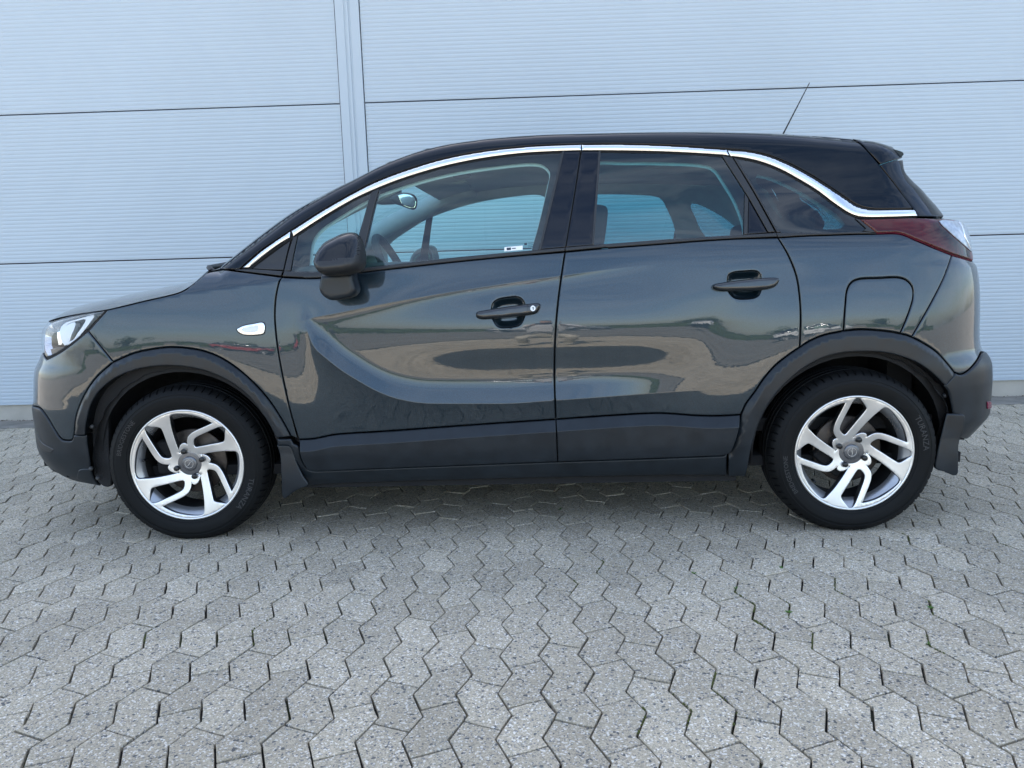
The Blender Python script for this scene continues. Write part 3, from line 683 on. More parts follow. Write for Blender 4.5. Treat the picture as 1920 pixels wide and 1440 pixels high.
# --- door ledge lines (top of the lower cladding)
LEDF=[(561,824.5),(587.5,823),(605,819.5),(625,815.5),(660,812.5),(720,809),(880,797.5),(1042.5,786.5)]
LEDR=[(1042.5,786.5),(1120,781),(1200,776),(1240,775),(1275,777),(1310,779.5),(1345,780),(1389,778)]
# handles: cup outlines
CUPF=[(922.5,580),(924.5,569.7),(933,562.7),(945,559.5),(958,558),(972,558),(979,562.5),(983,570),(983,590),(980,600),(973.8,608.7),(958,612.5),(935,612),(927,602.5),(923,592)]
CUPR=[(1364.6,526),(1367,516),(1376,511.5),(1395,509.5),(1414,508.7),(1422,511),(1426,519),(1426,542),(1422,553),(1412,558),(1380,558.5),(1372,553),(1367,546)]
def cl(P): return solve(catmull(list(P)+[P[0]],6)[:-1])
cupf,cupr=cl(CUPF),cl(CUPR)
door_f,door_f_r=body_panel('front_door',uz(SILL_LO,GAP_B,R_(LEDF),R_(GAP_A)[:-1]+[(528,519)]),'paint',holes=[cupf],extra=EXTRA,grid=.013)
door_r,door_r_r=body_panel('rear_door',uz(SILL_LO2,GAP_C,R_(ARCHR1),[(1391,774),(1389,778)],R_(LEDR),R_(GAP_B)),'paint',holes=[cupr],extra=EXTRA,grid=.013)
ledf=line(*LEDF); ledr=line(*LEDR)
def ledge(L_,amt=.030,h=.040):
    def f(Q,d):
        t=np.interp(Q[:,0],L_[:,0],L_[:,1])-Q[:,1]; s=np.clip(t/h,0,1); return amt*np.where(s<1,s,1)
    return f
def low_line(L_,h): return [np.stack([L_[:,0],L_[:,1]-e],1) for e in (h-.002,h,h+.002)]
def pair_parent(parts,pl,pr):
    a,b=parts; a.parent=pl; b.parent=pr
pair_parent(body_panel('door_cladding',uz(LEDF,GAP_B2,[(1045.5,860),(820,868.5),(590,877.5)],R_(GAP_A2)),'plastic',prof=ledge(ledf),extra=low_line(ledf,.04),base=-.001,bevel=.003,grid=.016),door_f,door_f_r)
pair_parent(body_panel('door_cladding',uz(LEDR,[(1389,778),(1382,804),(1374,830),(1366,844),(1352,849)],[(1352,849),(1200,855),(1045.5,860)],R_(GAP_B2)),'plastic',prof=ledge(ledr),extra=low_line(ledr,.04),base=-.001,bevel=.003,grid=.016),door_r,door_r_r)
# --- handles and cups
def cup(P,par,par_r):
    c=P.mean(0); dm=.026
    pos=onbody(0.)
    pair_parent(sheet('handle_cup',[P],pos,'paint',car,step=.004,grid=.006,bevel=0,rim=False,prof=lambda Q,d:-.0015-.019*np.sin(np.clip(d/dm,0,1)*math.pi/2),mirror=car),par,par_r)
cup(cupf,door_f,door_f_r); cup(cupr,door_r,door_r_r)
def handle(px,par,par_r,split,ex=0):
    P=cl(px)
    pair_parent(sheet('door_handle',[P],onbody(.010),'black_handle',car,step=.004,grid=.006,bevel=0,depth=.022,prof=lambda Q,d:.020*np.sqrt(np.maximum(0,1-np.clip(1-d/.0125,0,1)**2)),mirror=car),par,par_r)
M['black_handle']=car_paint('handle_paint',(.004,.006,.008),(.009,.014,.019),1.6)
handle([(892.7,590),(894,586),(905,583),(925,579.5),(983,571.3),(1011,569.5),(1013.5,572),(1012,580),(1008,586),(1001,589.5),(984,592),(925,598),(900,598.5),(894,595)],door_f,door_f_r,989)
handle([(1334.5,538),(1337,534),(1350,531),(1365,528.5),(1425,522),(1456,521.8),(1459.5,524),(1458,531),(1452,538),(1444,541.5),(1424,544.5),(1372,546.5),(1345,546),(1336,542)],door_r,door_r_r,1439)
dot=cl([(994.5,579.7),(996,576),(999.5,574.3),(1003,576),(1004.5,579.7),(1003,583.3),(999.5,584.7),(996,583.3)])
s_=sheet('lock_sticker',[dot],onbody(.0315),'white_plastic',door_f,step=.002,grid=.003,bevel=0,depth=.001)
dig=cl([(998.2,578.3),(1000.2,577),(1000.6,577),(1000.6,582.3),(999.4,582.3),(999.4,579.2),(998.2,579.6)])
sheet('sticker_mark',[dig],onbody(.0322),'ink',door_f,step=.001,grid=.002,bevel=0,rim=False)
# seams in handles
for x0,y0,y1,par in ((989.5,571.5,590.5,door_f),(1438.5,522.5,541.5,door_r)):
    P=uz([(x0,y0),(x0+.8,y0)],[(x0+1.1,y1),(x0+.3,y1)]); sheet('handle_seam',[P],onbody(.0308),'dark',par,step=.003,grid=.004,bevel=0,rim=False)
# --- rear quarter, fuel flap, bumpers
quarter,quarter_r=body_panel('rear_quarter_panel',uz(SILL_LO3,TAIL_LO,GAP_D,R_(ARCHR4),R_(FLAP),R_(ARCHR2),R_(GAP_C)),'paint',grid=.014)
body_panel('fuel_flap',uz(FLAP,R_(ARCHR3)),'paint',grid=.014,mirror=False,gap=.0028)
body_panel('quarter_filler',uz(FLAP,R_(ARCHR3)),'paint',grid=.02,near=False)
uR=solve([(1824,490)])[0]; uB=solve([(1840,660)])[0]
body_panel('rear_bumper',uz([(1785,478),(1806,484),(1824,490)],('s',[(uR[0]+.06,1.0),(uR[0]+.16,.985),(U1-.25,.965),(U1,.96)]),('s',[(U1,.64),(U1-.3,.645),(uB[0]+.12,.655)]),[(1840,660),(1833,674),(1824,686),(1813,696.4),(1801.5,702),(1790,699)],R_(ARCHR5),R_(GAP_D)),'paint',both=True,grid=.02)
uL=solve([(1807,823)])[0]
bl,=[body_panel('bumper_valance',uz([(1790,699),(1801.5,702),(1813,696.4),(1824,686),(1833,674),(1840,660)],('s',[(uB[0]+.12,.655),(U1-.3,.645),(U1,.64)]),('s',[(U1,.27),(U1-.3,.28),(uL[0]+.14,.30)]),[(1807,823),(1797,820)],[(1797,820),(1787,790),(1782,757),(1776,734),(1768,723)]),'plastic',both=True,base=.006,bevel=.007,grid=.02)]
# reflector in the rear bumper
body_panel('rear_reflector',uz([(1846.5,753),(1852.5,752),(1853.5,765),(1847,766)]),'red_inner',base=.010,bevel=.002,gap=0,grid=.006,step=.003)
# --- arches
def cham(outer_px,amt=.020,w=.030):
    Lo=np.vstack([solve(catmull(p,8)) for p in outer_px])
    def f(Q,d):
        D=np.full(len(Q),9.)
        for s in range(0,len(Q),3000):
            q=Q[s:s+3000]; D[s:s+3000]=np.sqrt(((q[:,None]-Lo[None])**2).sum(2)).min(1)
        return amt*np.clip(D/w,0,1)
    return f
arch_f,_=body_panel('wheel_arch_trim',uz(ARCHF,ARCHF2,[(138.4,815),(163.5,815)],ARCHFI,[(520,819),(546,819)]),'plastic',prof=cham([ARCHF,ARCHF2],.016,.022),base=-.002,bevel=.0035,depth=.05,grid=.011,step=.007)
arch_r,_=body_panel('wheel_arch_trim',uz(ARCHR0,ARCHR1,ARCHR2,ARCHR3,ARCHR4,ARCHR5,[(1790,699),(1768,723)],ARCHRI,[(1397,889),(1380,888.5),(1364,889)],[(1364,889),(1364,868),(1364,849)]),'plastic',prof=cham([ARCHR0,ARCHR1,ARCHR2+ARCHR3[1:]+ARCHR4[1:]+ARCHR5[1:]],.016,.022),base=-.002,bevel=.0035,depth=.05,grid=.011,step=.007)
# --- rocker
body_panel('sill_cladding',uz([(546,822),(551,831)],[(551,831),(560.5,836),(566,857),(572,871),(580,879),(592,881.5)],[(592,881.5),(820,872.5),(1045.5,864),(1200,859),(1355,853)],[(1355,853),(1362,850)],[(1362,850),(1362,889)],[(1362,889),(1280,888),(1180,889.5),(990,893.5),(834,897.5),(720,901),(640,904),(600,906),(578,909)],[(578,909),(567.5,890),(556,865),(547.5,840),(542,835),(521,834)],[(521,834),(521,822)]),'plastic',base=.010,bevel=.006,depth=.06,gap=.001)
# --- mudflaps
def flap(px,y0,name='mud_flap',th=.012):
    P=np.array([on_y(a,b,y0) for a,b in catmull(list(px)+[px[0]],6)[:-1]])[:,[0,2]]
    def pos(Q,off): 
        return np.stack([Q[:,0],np.full(len(Q),y0)-off+.10*np.clip(.30-Q[:,1],0,1)**1.5*0,Q[:,1]],1)
    return sheet(name,[P],pos,'plastic',car,step=.008,grid=.014,bevel=.005,depth=th,mirror=car,prof=lambda Q,d:.006*np.sin(np.clip((Q[:,1]-.15)/.2,0,1)*3))
flap([(519,835),(531,834.5),(542.5,835.6),(547.5,841),(556,865),(567.5,890),(578,909),(562.5,915.6),(550,923),(537,932.5),(531,934.5),(529,930),(528,895),(525,855)],.028)
flap([(1776,776),(1793,777),(1808.6,779),(1807.5,805),(1801,822),(1797,838),(1796,865),(1794.5,889),(1789,891.5),(1771,884.5),(1754,878),(1757,850),(1766,815)],.045)
# --- front bumper
HL_LO=[(165,620.5),(150,633),(134,646),(112,661.5),(98,669),(87,674)]
u1=solve([(79,660)])[0]; u2=solve([(61,761)])[0]
body_panel('front_bumper',uz([(212,679),(165,621)],HL_LO,[(87,674),(82,668),(79,660)],('s',[(u1[0]-.05,.735),(u1[0]-.12,.70),(.25,.69),(0,.69)]),('s',[(0,.56),(.35,.55),(u2[0]-.1,.53)]),[(61,761),(75,765),(87.5,780),(102.5,805),(112.5,820),(119,825),(127,825.8),(135,825),(138.4,815)],R_(ARCHF2)),'paint',both=True,grid=.018)
u3=solve([(92.5,872.5)])[0]
body_panel('front_valance',uz([(138.4,815),(135,825),(127,825.8),(119,825),(112.5,820),(102.5,805),(87.5,780),(75,765),(61,761)],('s',[(u2[0]-.1,.53),(.35,.55),(0,.56)]),('s',[(0,.215),(.3,.215),(u3[0]-.10,.22)]),[(100,879),(115,890),(140,901),(170,907.5),(190,911)],[(190,911),(176,892.5),(169,860),(164.5,832),(163.5,815)]),'plastic',both=True,base=.004,bevel=.006,grid=.018,depth=.05)
# lower fog-lamp scoop lip and the short ledge
body_panel('bumper_scoop',uz([(72,812),(80,828),(96,838),(104,842)],[(104,842),(98,849),(90,849),(78,841),(70,828)]),'rubber_trim',base=.006,bevel=.004,gap=0,grid=.01,step=.005)
body_panel('bumper_insert',uz([(146,892),(150,880),(158,878),(172,878)],[(172,878),(178,896),(186,907)],[(186,907),(165,903),(146,896)]),'plastic',base=.008,bevel=.004,gap=0,grid=.012,step=.006)
# grille and nose between the lamps
ug=solve([(78,650)])[0]; ut=solve([(91,602)])[0]
body_panel('grille',uz(('s',[(0,.70),(.25,.70),(u1[0]-.13,.71),(ug[0]-.06,.745),(ug[0]-.035,.80),(ut[0]-.02,.855),(.3,.86),(0,.86)])),'rubber_trim',both=True,base=-.012,bevel=.003,grid=.02)
for zz in (.735,.765,.80,.83):
    body_panel('grille_bar',uz(('s',[(0,zz-.006),(.3,zz-.006),(.56,zz-.005),(.56,zz+.005),(.3,zz+.006),(0,zz+.006)])),'chrome' if zz==.80 else 'black',both=True,base=-.003,bevel=.002,grid=.01,step=.02,gap=0)
# --- headlamp
HLO=uz([(91,603),(134,591.5),(165,586),(197,582)],[(197,582),(182,601),(163,619),(134,643),(112,658.5),(98,666),(87,670.5)],[(87,670.5),(79.5,657),(77.6,640),(80,620),(91,603)])
lampL,lampR=body_panel('headlamp',HLO,'lens',base=.001,bevel=.004,depth=.01,grid=.012,gap=.001,step=.005)
def hl(name,o,m,base,bev=.002,**k):
    r=sheet(name,[o],onbody(base),m,lampL,step=.004,grid=.008,bevel=bev,depth=.008,mirror=lampR,**k); return r
hl('lamp_bowl',HLO,'lamp_silver',-.055,prof=lambda Q,d:.045*np.clip(1-d/.03,0,1))
def ring(outer,inner,name,m,base):
    a=uz(*outer); b=uz(*inner); return sheet(name,[a,b],onbody(base),m,lampL,step=.004,grid=.006,bevel=.0015,depth=.02,mirror=lampR)
ring([[(106,610),(116,602),(132,598),(150,593.5),(168,590),(169.5,592),(163,602),(150,619),(138,634),(130,642),(122,646),(112,648)],[(112,648),(107,640),(103,622),(106,610)]],[[(112,610),(122,604),(138,600),(150,597.5),(153,599),(147,611),(138,624),(130,636),(122,641)],[(122,641),(125,630),(131,615),(133,604),(128,603),(116,608)]],'light_guide','white_lamp',-.018)
hl('lamp_reflector',uz([(110,612),(120,608),(130,606)],[(130,606),(126,622),(118,640),(113,638),(109,624)]),'bright',-.03)
hl('indicator_reflector',uz([(92,619),(100,617),(101.5,622)],[(101.5,622),(101,647),(95,648)],[(95,648),(92,632)]),'bright',-.03)
hl('lamp_bezel',uz([(84,655),(95,652),(112,651)],[(112,651),(104,662),(88,667)]),'rubber_trim',-.02)
body_panel('headlamp_gasket',uz([(199.5,581.5),(184,602.5),(165,621.5),(150,634),(134,647),(112,662.5),(98,670),(86,674.5)],[(86,674.5),(85,668)],[(85,668),(98,664),(112,656.5),(134,641),(163,617),(180,601),(195,582)]),'dark',base=-.004,bevel=0,gap=0,grid=.01,step=.005,depth=.004)
# --- tail lamp
TLO=uz([(1613,411),(1645,437)],[(1645,437),(1687,437),(1719,449.5),(1783,476.5),(1824,489)],[(1824,489),(1821.5,475),(1816,440),(1807,423),(1795,414.5),(1777,411)],[(1777,411),(1719,408.5),(1660,409.5),(1613,411)])
tailL,tailR=body_panel('tail_lamp',TLO,'lens_red',base=.004,bevel=.006,depth=.012,grid=.011,gap=.001,step=.005)
def tl(name,o,m,base,holes=(),**k): return sheet(name,[o,*holes],onbody(base),m,tailL,step=.004,grid=.008,bevel=.002,depth=.008,mirror=tailR,**k)
tl('lamp_bowl',TLO,'red_inner',-.03,prof=lambda Q,d:.028*np.clip(1-d/.025,0,1))
CLR=uz([(1758.5,416.5),(1766,414.5),(1782,416)],[(1782,416),(1798,417.5),(1808,427),(1814,442),(1819,473)],[(1819,473),(1790,447),(1765,424)])
tl('clear_lens',CLR,'clear_lamp',.0075)
tl('lens_rib',uz([(1795,419),(1799,420)],[(1806,440),(1817,468)],[(1815,467),(1803,441)]),'bright',.0095)
# --- side repeater, bright clear lens
rep_o=[(444.7,617),(455.6,611.5),(475,607.5),(492,605),(495.8,608),(495,624),(492,626),(459,627.5),(447,622)]
body_panel('side_repeater',cl(rep_o),'chrome',parent=car,base=.003,bevel=.002,grid=.006,step=.003,gap=.0)
body_panel('repeater_lens',cl([(453,617),(461,613),(475,611),(484,610),(484.5,619),(481,622),(462,623),(455,620)]),'white_plastic',base=.0045,bevel=.001,grid=.005,step=.003,gap=.0,depth=.003)
body_panel('repeater_gasket',cl([(442.8,617),(455,610),(475,606),(493,603.3),(497.3,607),(496.5,625),(493,627.7),(459,629),(445.5,623)]),'dark',base=.0015,bevel=.001,grid=.008,step=.004,gap=.0,depth=.003)
# --- waist trims, pillars and glass
def trimpair(*a,pl=None,pr=None,**k):
    r=body_panel(*a,**k)
    if pl is not None: pair_parent(r,pl,pr)
    return r
trimpair('sill_trim',uz([(440,505.5),(475,505),(530,508.5)],[(530,508.5),(527,517)],[(527,517),(485,512),(440,506.5)]),'rubber_trim',base=.002,bevel=.002,gap=.0005,grid=.01,step=.006)
trimpair('sill_trim',uz(SILL_UP,[(1059.5,464),(1059,471)],R_(SILL_LO[1:-1]+[(1059,471)]),[(570,520.5),(530,518)]),'rubber_trim',base=.003,bevel=.003,gap=.0006,grid=.01,step=.006,pl=door_f,pr=door_f_r)
trimpair('sill_trim',uz(SILL_UP2,[(1455,436.8),(1458,444)],R_(SILL_LO2[1:-1]),[(1140,463.5),(1060.5,471)]),'rubber_trim',base=.003,bevel=.003,gap=.0006,grid=.01,step=.006,pl=door_r,pr=door_r_r)
trimpair('sill_trim',uz(SILL_UP3,R_(SILL_LO3)),'rubber_trim',base=.003,bevel=.003,gap=.0006,grid=.01,step=.006)
for nm,a,b,pl,pr in (('window_chrome',CHR_UP1,CHR_LO1,None,None),('window_chrome',CHR_UP2,CHR_LO2,door_f,door_f_r),('window_chrome',CHR_UP3,CHR_LO3,door_r,door_r_r),('window_chrome',CHR_UP4,CHR_LO4,None,None)):
    trimpair(nm,uz(a,R_(b)),'chrome',base=.004,bevel=.0,gap=.0,grid=.007,step=.005,prof=lambda Q,d:.006*np.sqrt(np.maximum(0,1-np.clip(1-d/.011,0,1)**2)),pl=pl,pr=pr)
trimpair('corner_applique',uz([(473,503),(510,475.5),(545,450)],[(545,450),(541,463),(531,506)],[(531,506),(500,505),(473,503)]),'rubber_trim',base=.0,bevel=.002,gap=.001,grid=.01,step=.006)
DIVL=[(697,359),(686,398),(674,440),(656,508)]; DIVR=[(711,353),(699,398),(687,450),(672,507)]
trimpair('window_divider',uz(DIVL[:1]+DIVR[:1],DIVR,R_(DIVL)),'rubber_trim',base=.002,bevel=.003,gap=0,grid=.008,step=.006,pl=door_f,pr=door_f_r)
trimpair('window_frame_front',uz([(550,445),(558,441.5)],[(558,441.5),(551,474),(545,508)],[(545,508),(533,508)],[(533,508),(541,474),(550,445)]),'rubber_trim',base=.002,bevel=.002,gap=.0005,grid=.008,step=.006,pl=door_f,pr=door_f_r)
VENT=uz([(557,440),(605,409),(661,376),(698,358)],DIVL,[(656,508),(605,510.5),(544,508.5)],[(544,508.5),(550,474),(557,440)])
GLF=uz([(710,353),(755,336),(830,313.5),(905,298),(980,288.5),(1056,283.5)],[(1056,283.5),(1033,378),(1011,470)],[(1011,470),(867.5,482.5),(780,492),(687.5,503),(671,508)],R_(DIVR))
GLR=uz([(1124,283),(1175,284),(1262.5,286.4),(1354,291.5)],[(1354,291.5),(1377,329),(1399,366)],[(1399,366),(1397,400),(1396,440.5)],[(1396,440.5),(1310,446),(1233,451),(1111,461)],[(1111,461),(1118,372),(1124,283)])
GLQ=uz([(1379,297),(1398,299),(1427.5,306),(1462.5,319.5),(1497.5,338.5),(1532.5,360),(1564.6,383.7),(1591,401),(1604,409)],[(1604,409),(1621,427)],[(1621,427),(1618,431),(1560,434),(1470,436.5)],[(1470,436.5),(1459,433),(1452,422),(1420,365),(1379,297)])
def pane(name,o,m,pl,pr): return trimpair(name,o,m,base=-.004,bevel=0,gap=-.003,grid=.03,step=.015,depth=0,rim=False,pl=pl,pr=pr)
M['glass_mid']=glass('smoked_green_glass',(.38,.72,.74),.085)
pane('vent_window',VENT,'glass',door_f,door_f_r); pane('door_window',GLF,'glass',door_f,door_f_r); pane('door_window',GLR,'glass_mid',door_r,door_r_r); pane('quarter_window',GLQ,'glass_dark',None,None)
trimpair('pillar_applique',uz([(1056.5,283.5),(1088,283.5)],[(1088,283.5),(1078,354),(1060,463.5)],[(1060,463.5),(1012,468)],[(1012,468),(1034,378),(1056.5,283.5)]),'pillar',base=.001,bevel=.002,gap=.0008,grid=.015,pl=door_f,pr=door_f_r)
trimpair('pillar_applique',uz([(1090.5,283.5),(1124.5,283.5)],[(1124.5,283.5),(1118,372),(1112,459.5)],[(1112,459.5),(1061.5,463.5)],[(1061.5,463.5),(1080,354),(1090.5,283.5)]),'pillar',base=.001,bevel=.002,gap=.0008,grid=.015,pl=door_r,pr=door_r_r)
trimpair('window_seal',uz([(1054,284),(1058,284)],[(1058,284),(1036,378),(1014,469)],[(1014,469),(1009.5,469.5)],[(1009.5,469.5),(1031,378),(1054,284)]),'rubber_trim',base=.004,bevel=.001,gap=0,grid=.008,step=.006,pl=door_f,pr=door_f_r)
trimpair('window_seal',uz([(1122.5,284),(1126.5,284)],[(1126.5,284),(1120,372),(1114,459)],[(1114,459),(1109.5,459.5)],[(1109.5,459.5),(1116,372),(1122.5,284)]),'rubber_trim',base=.004,bevel=.001,gap=0,grid=.008,step=.006,pl=door_r,pr=door_r_r)
trimpair('window_divider',uz([(1396.5,363),(1403,374)],[(1403,374),(1402,405),(1401.5,439.5)],[(1401.5,439.5),(1394.5,440)],[(1394.5,440),(1395.5,400),(1396.5,363)]),'rubber_trim',base=.003,bevel=.002,gap=0,grid=.008,step=.005,pl=door_r,pr=door_r_r)
trimpair('corner_applique',uz([(1404,374),(1439,436)],[(1439,436),(1402.5,439)],[(1402.5,439),(1403,405),(1404,374)]),'pillar',base=.0,bevel=.002,gap=.0006,grid=.01,step=.006,pl=door_r,pr=door_r_r)
trimpair('window_frame_rear',uz([(1353,291.5),(1373,295)],[(1373,295),(1412,360),(1453,435)],[(1453,435),(1440.5,436)],[(1440.5,436),(1404,372),(1353,291.5)]),'rubber_trim',base=.003,bevel=.003,gap=.0008,grid=.008,step=.006,pl=door_r,pr=door_r_r)
trimpair('quarter_window_seal',uz([(1375,295.5),(1382,297.5)],[(1382,297.5),(1422,365),(1460,432),(1466,435.5)],[(1466,435.5),(1457,436)],[(1457,436),(1415,361),(1375,295.5)]),'rubber_trim',base=.002,bevel=.002,gap=.0004,grid=.008,step=.006)
trimpair('quarter_window_tip',uz([(1603,408.5),(1612,411)],[(1612,411),(1643,436)],[(1643,436),(1620,432),(1624,428)],[(1624,428),(1603,408.5)]),'rubber_trim',base=.001,bevel=.002,gap=.0004,grid=.008,step=.005)
# --- black roof side with the rear pillar
CAP=[(1597,261),(1614,272),(1632,290),(1649,310)]
CAP2=[(1649,310),(1678,347),(1711,391)]
body_panel('roof_side',uz(RAILPX,CAP,CAP2,[(1711,391),(1675,391.3),(1640,391),(1624,389),(1606,383),(1586,370),(1554,348.5),(1519,326.5),(1478,305),(1439,290),(1400,282),(1364,279)],[(1364,279),(1262.5,272.5),(1175,269.5),(1090,269.5)],[(1090,269.5),(1040,271),(980,274.5),(905,283),(830,297.5),(755,320.5),(702,341),(660,362),(604,394),(546,431),(516,450.5),(487,470.5),(452,502)],[(452,502),(446,504.5),(430,504.5),(412,504)]),'black',base=.002,bevel=.003,gap=.0006,grid=.013,step=.008)
body_panel('chrome_bed',uz([(452,502.5),(488,471),(546,431),(604,394),(660,362),(702,341),(755,320),(830,297),(905,282.5),(980,274),(1040,270.5),(1090,269),(1175,269),(1262.5,272),(1364,278.5),(1400,281.5),(1439,289.5),(1478,304.5),(1519,326),(1554,348),(1586,369.5),(1606,382.5),(1624,388.5),(1640,390.5),(1712,390.5)],[(1712,390.5),(1720,406.5)],[(1720,406.5),(1625,409),(1606,407),(1591,402),(1564,384.5),(1532,361),(1497,339.5),(1462,320.5),(1427,307),(1398,300),(1366,295)],[(1366,295),(1350,293.5),(1262.5,288),(1175,286),(1089,285.5),(1040,287),(980,290.5),(905,300),(830,315.5),(755,338),(706,357),(661,378),(605,411.5),(551,446),(543,450),(525,461),(504,476),(470,503.5)]),'dark',base=-.003,bevel=0,gap=0,grid=.02,rim=False)
# --- tailgate
FIN=uz(CAP2,[(1711,391),(1720.5,406)],[(1720.5,406),(1745,406.5),(1769,406.5)],[(1769,406.5),(1754,387.5),(1728,358),(1707.5,338),(1695,322),(1691,300)],[(1691,300),(1670,303),(1649,310)])
uF=solve([(1766,406.5)])[0]; uT=solve([(1700,330)])[0]
body_panel('tailgate_fin',FIN,'black',base=.004,bevel=.003,gap=.001,grid=.012,step=.006)
body_panel('rear_window',uz(('s',[(uF[0]-.03,1.185),(uF[0]-.03,1.25),(uT[0]-.06,1.345),(uT[0]-.09,1.44),(U1-.3,1.45),(U1,1.45),(U1,1.185),(U1-.3,1.185)])),'glass_dark',both=True,base=-.012,bevel=0,gap=0,grid=.03,step=.02,rim=False)
body_panel('tailgate',uz(('s',[(uR[0]+.03,1.01),(uR[0]+.03,1.10),(uF[0]+.06,1.185),(U1-.3,1.185),(U1,1.185),(U1,.965),(U1-.25,.97),(uR[0]+.16,.99)])),'paint',both=True,base=-.004,grid=.02)
# --- lofted top panels between the two sides
def loft(name,L_,m,bx,cz,nv=40,parent=car,pw=2.0,off=0.,thick=.0):
    """L_: 3-D points on the near side edge; bx, cz: forward bulge and crown along the edge"""
    L_=np.asarray(L_); n=len(L_); V=[];F=[]
    vv=np.sin(np.linspace(-1,1,nv+1)*math.pi/2)
    for i in range(n):
        x,y,z=L_[i]; hw=YC-y
        for v in vv:
            k=1-abs(v)**pw; V.append((x-bx[i]*(1-v*v),YC+v*hw,z+cz[i]*k+off))
    for i in range(n-1):
        for j in range(nv): a=i*(nv+1)+j; F.append((a,a+1,a+nv+2,a+nv+1))
    o=mk(name,V,F,m,parent,True); return o
def edge3(px,dn=6,inw=0.):
    s=solve(catmull(px,dn)); P=surf(s[:,0],s[:,1]); return P
He=edge3([(91,602),(105,597),(134,590.5),(165,585.5),(199,580.5),(234,572.5),(271,563.5),(315,553.5),(340,546),(362,532),(386,511)],5); t=np.linspace(0,1,len(He))
hood=loft('bonnet',He,'paint',np.interp(t,[0,.3,1],[.17,.10,.10]),np.interp(t,[0,.15,.4,.8,1],[.012,.040,.058,.046,.026]),pw=4.6)
V=[];F=[];x0,y0,z0=He[0]; vv=np.sin(np.linspace(-1,1,41)*math.pi/2)
for v in vv:
    k=1-abs(v)**4.6; X_=x0-.17*(1-v*v); Y_=YC+v*(YC-y0); Z_0=z0+.012*k
    for e,dx in ((0,0),(.012,-.004),(.030,-.001),(.055,.012)): V.append((X_+dx*k,Y_,Z_0-e*min(1,k*1.4)))
for i in range(40):
    for q in range(3): F.append((i*4+q,i*4+4+q,i*4+5+q,i*4+1+q))
mk('bonnet_lip',V,F,'paint',hood)
Ce=np.vstack([edge3([(386,510.5),(400,507),(412,504.5)],5)]); t=np.linspace(0,1,len(Ce))
loft('scuttle',Ce+np.array([0,0,.0]),'rubber_trim',np.interp(t,[0,1],[.09,.16]),np.interp(t,[0,1],[.012,.022]),pw=2.6)
rl=solve(catmull(RAILPX,8)); Rp=surf(rl[:,0],rl[:,1]); ih=np.argmin(abs(proj(Rp)[:,0]-800))
We=Rp[:ih+1]; t=np.linspace(0,1,len(We))
loft('windscreen',We,'screen',np.interp(t,[0,1],[.17,.10]),np.interp(t,[0,1],[.012,.030]),pw=3.)
Re=Rp[ih:]; t=np.linspace(0,1,len(Re))
loft('roof',Re,'black',np.interp(t,[0,.3,1],[.10,.02,-.03]),np.interp(t,[0,.5,1],[.030,.042,.045]),pw=3.)
# wiper arms lying at the base of the windscreen
V,F=tube([(.10,.22,1.062),(.03,.34,1.080),(.00,.62,1.10)],[.011,.012,.008],6); mk('wiper_arm',V,F,'rubber_trim',car)
V,F=tube([(-.02,.75,1.115),(-.04,1.05,1.125),(.02,1.45,1.10)],[.011,.012,.008],6); mk('wiper_arm',V,F,'rubber_trim',car)
# --- spoiler: closed section swept across the car
SPX=[(1597,261),(1622,265),(1646,269.5),(1672,276),(1692,281.5),(1698,284),(1700.5,288.5),(1697,292.5),(1690,298),(1670,302.5),(1650,309)]
Ps=surf(*solve([(1610,268)])[0])[1]
sec=np.array([on_y(a,b,max(Ps-.012,.24)) for a,b in catmull(SPX,4)])
sec=np.vstack([sec,on_y(1632,291,Ps),on_y(1614,273,Ps)]); cs=sec.mean(0)
V=[];F=[];nv=28; vs=np.linspace(-1,1,nv+1); ns=len(sec)
for v in vs:
    k=1-abs(v)**2.6; e=1-.06*abs(v)**10
    for x,y,z in sec: V.append((cs[0]+(x-cs[0])*e+.06*k,YC+v*(YC-Ps-.006),cs[2]+(z-cs[2])*e+.05*k))
for j in range(nv):
    for q in range(ns): F.append((j*ns+q,j*ns+(q+1)%ns,(j+1)*ns+(q+1)%ns,(j+1)*ns+q))
F.append(tuple(range(ns))[::-1]); F.append(tuple(nv*ns+q for q in range(ns)))
sp=mk('roof_spoiler',V,F,'black',car,True)
body_panel('spoiler_end',uz([(1598,261.5),(1622,265.5),(1646,270),(1672,276.5),(1691,282)],[(1691,282),(1694,290),(1689,298)],[(1689,298),(1670,302.5),(1650,309)],[(1650,309),(1632,290),(1614,272),(1598,261.5)]),'black',base=.007,bevel=.003,gap=.0008,grid=.012,step=.006,depth=.03)
sp.data.set_sharp_from_angle(angle=math.radians(28)) if hasattr(sp.data,'set_sharp_from_angle') else None
# --- aerial
a0=on_y(1469,250,YC); a1=on_y(1518,155,YC); d=a1-a0
V,F=tube([a0-d*.22,a0-d*.1],[.016,.011],10); mk('aerial_base',V,F,'rubber_trim',car)
n=26; V,F=tube([a0-d*.1+(d*1.1)*i/n for i in range(n+1)],[.0036-.0018*i/n+(.0006 if i%2 else 0) for i in range(n+1)],8); mk('aerial',V,F,'rubber_trim',car)
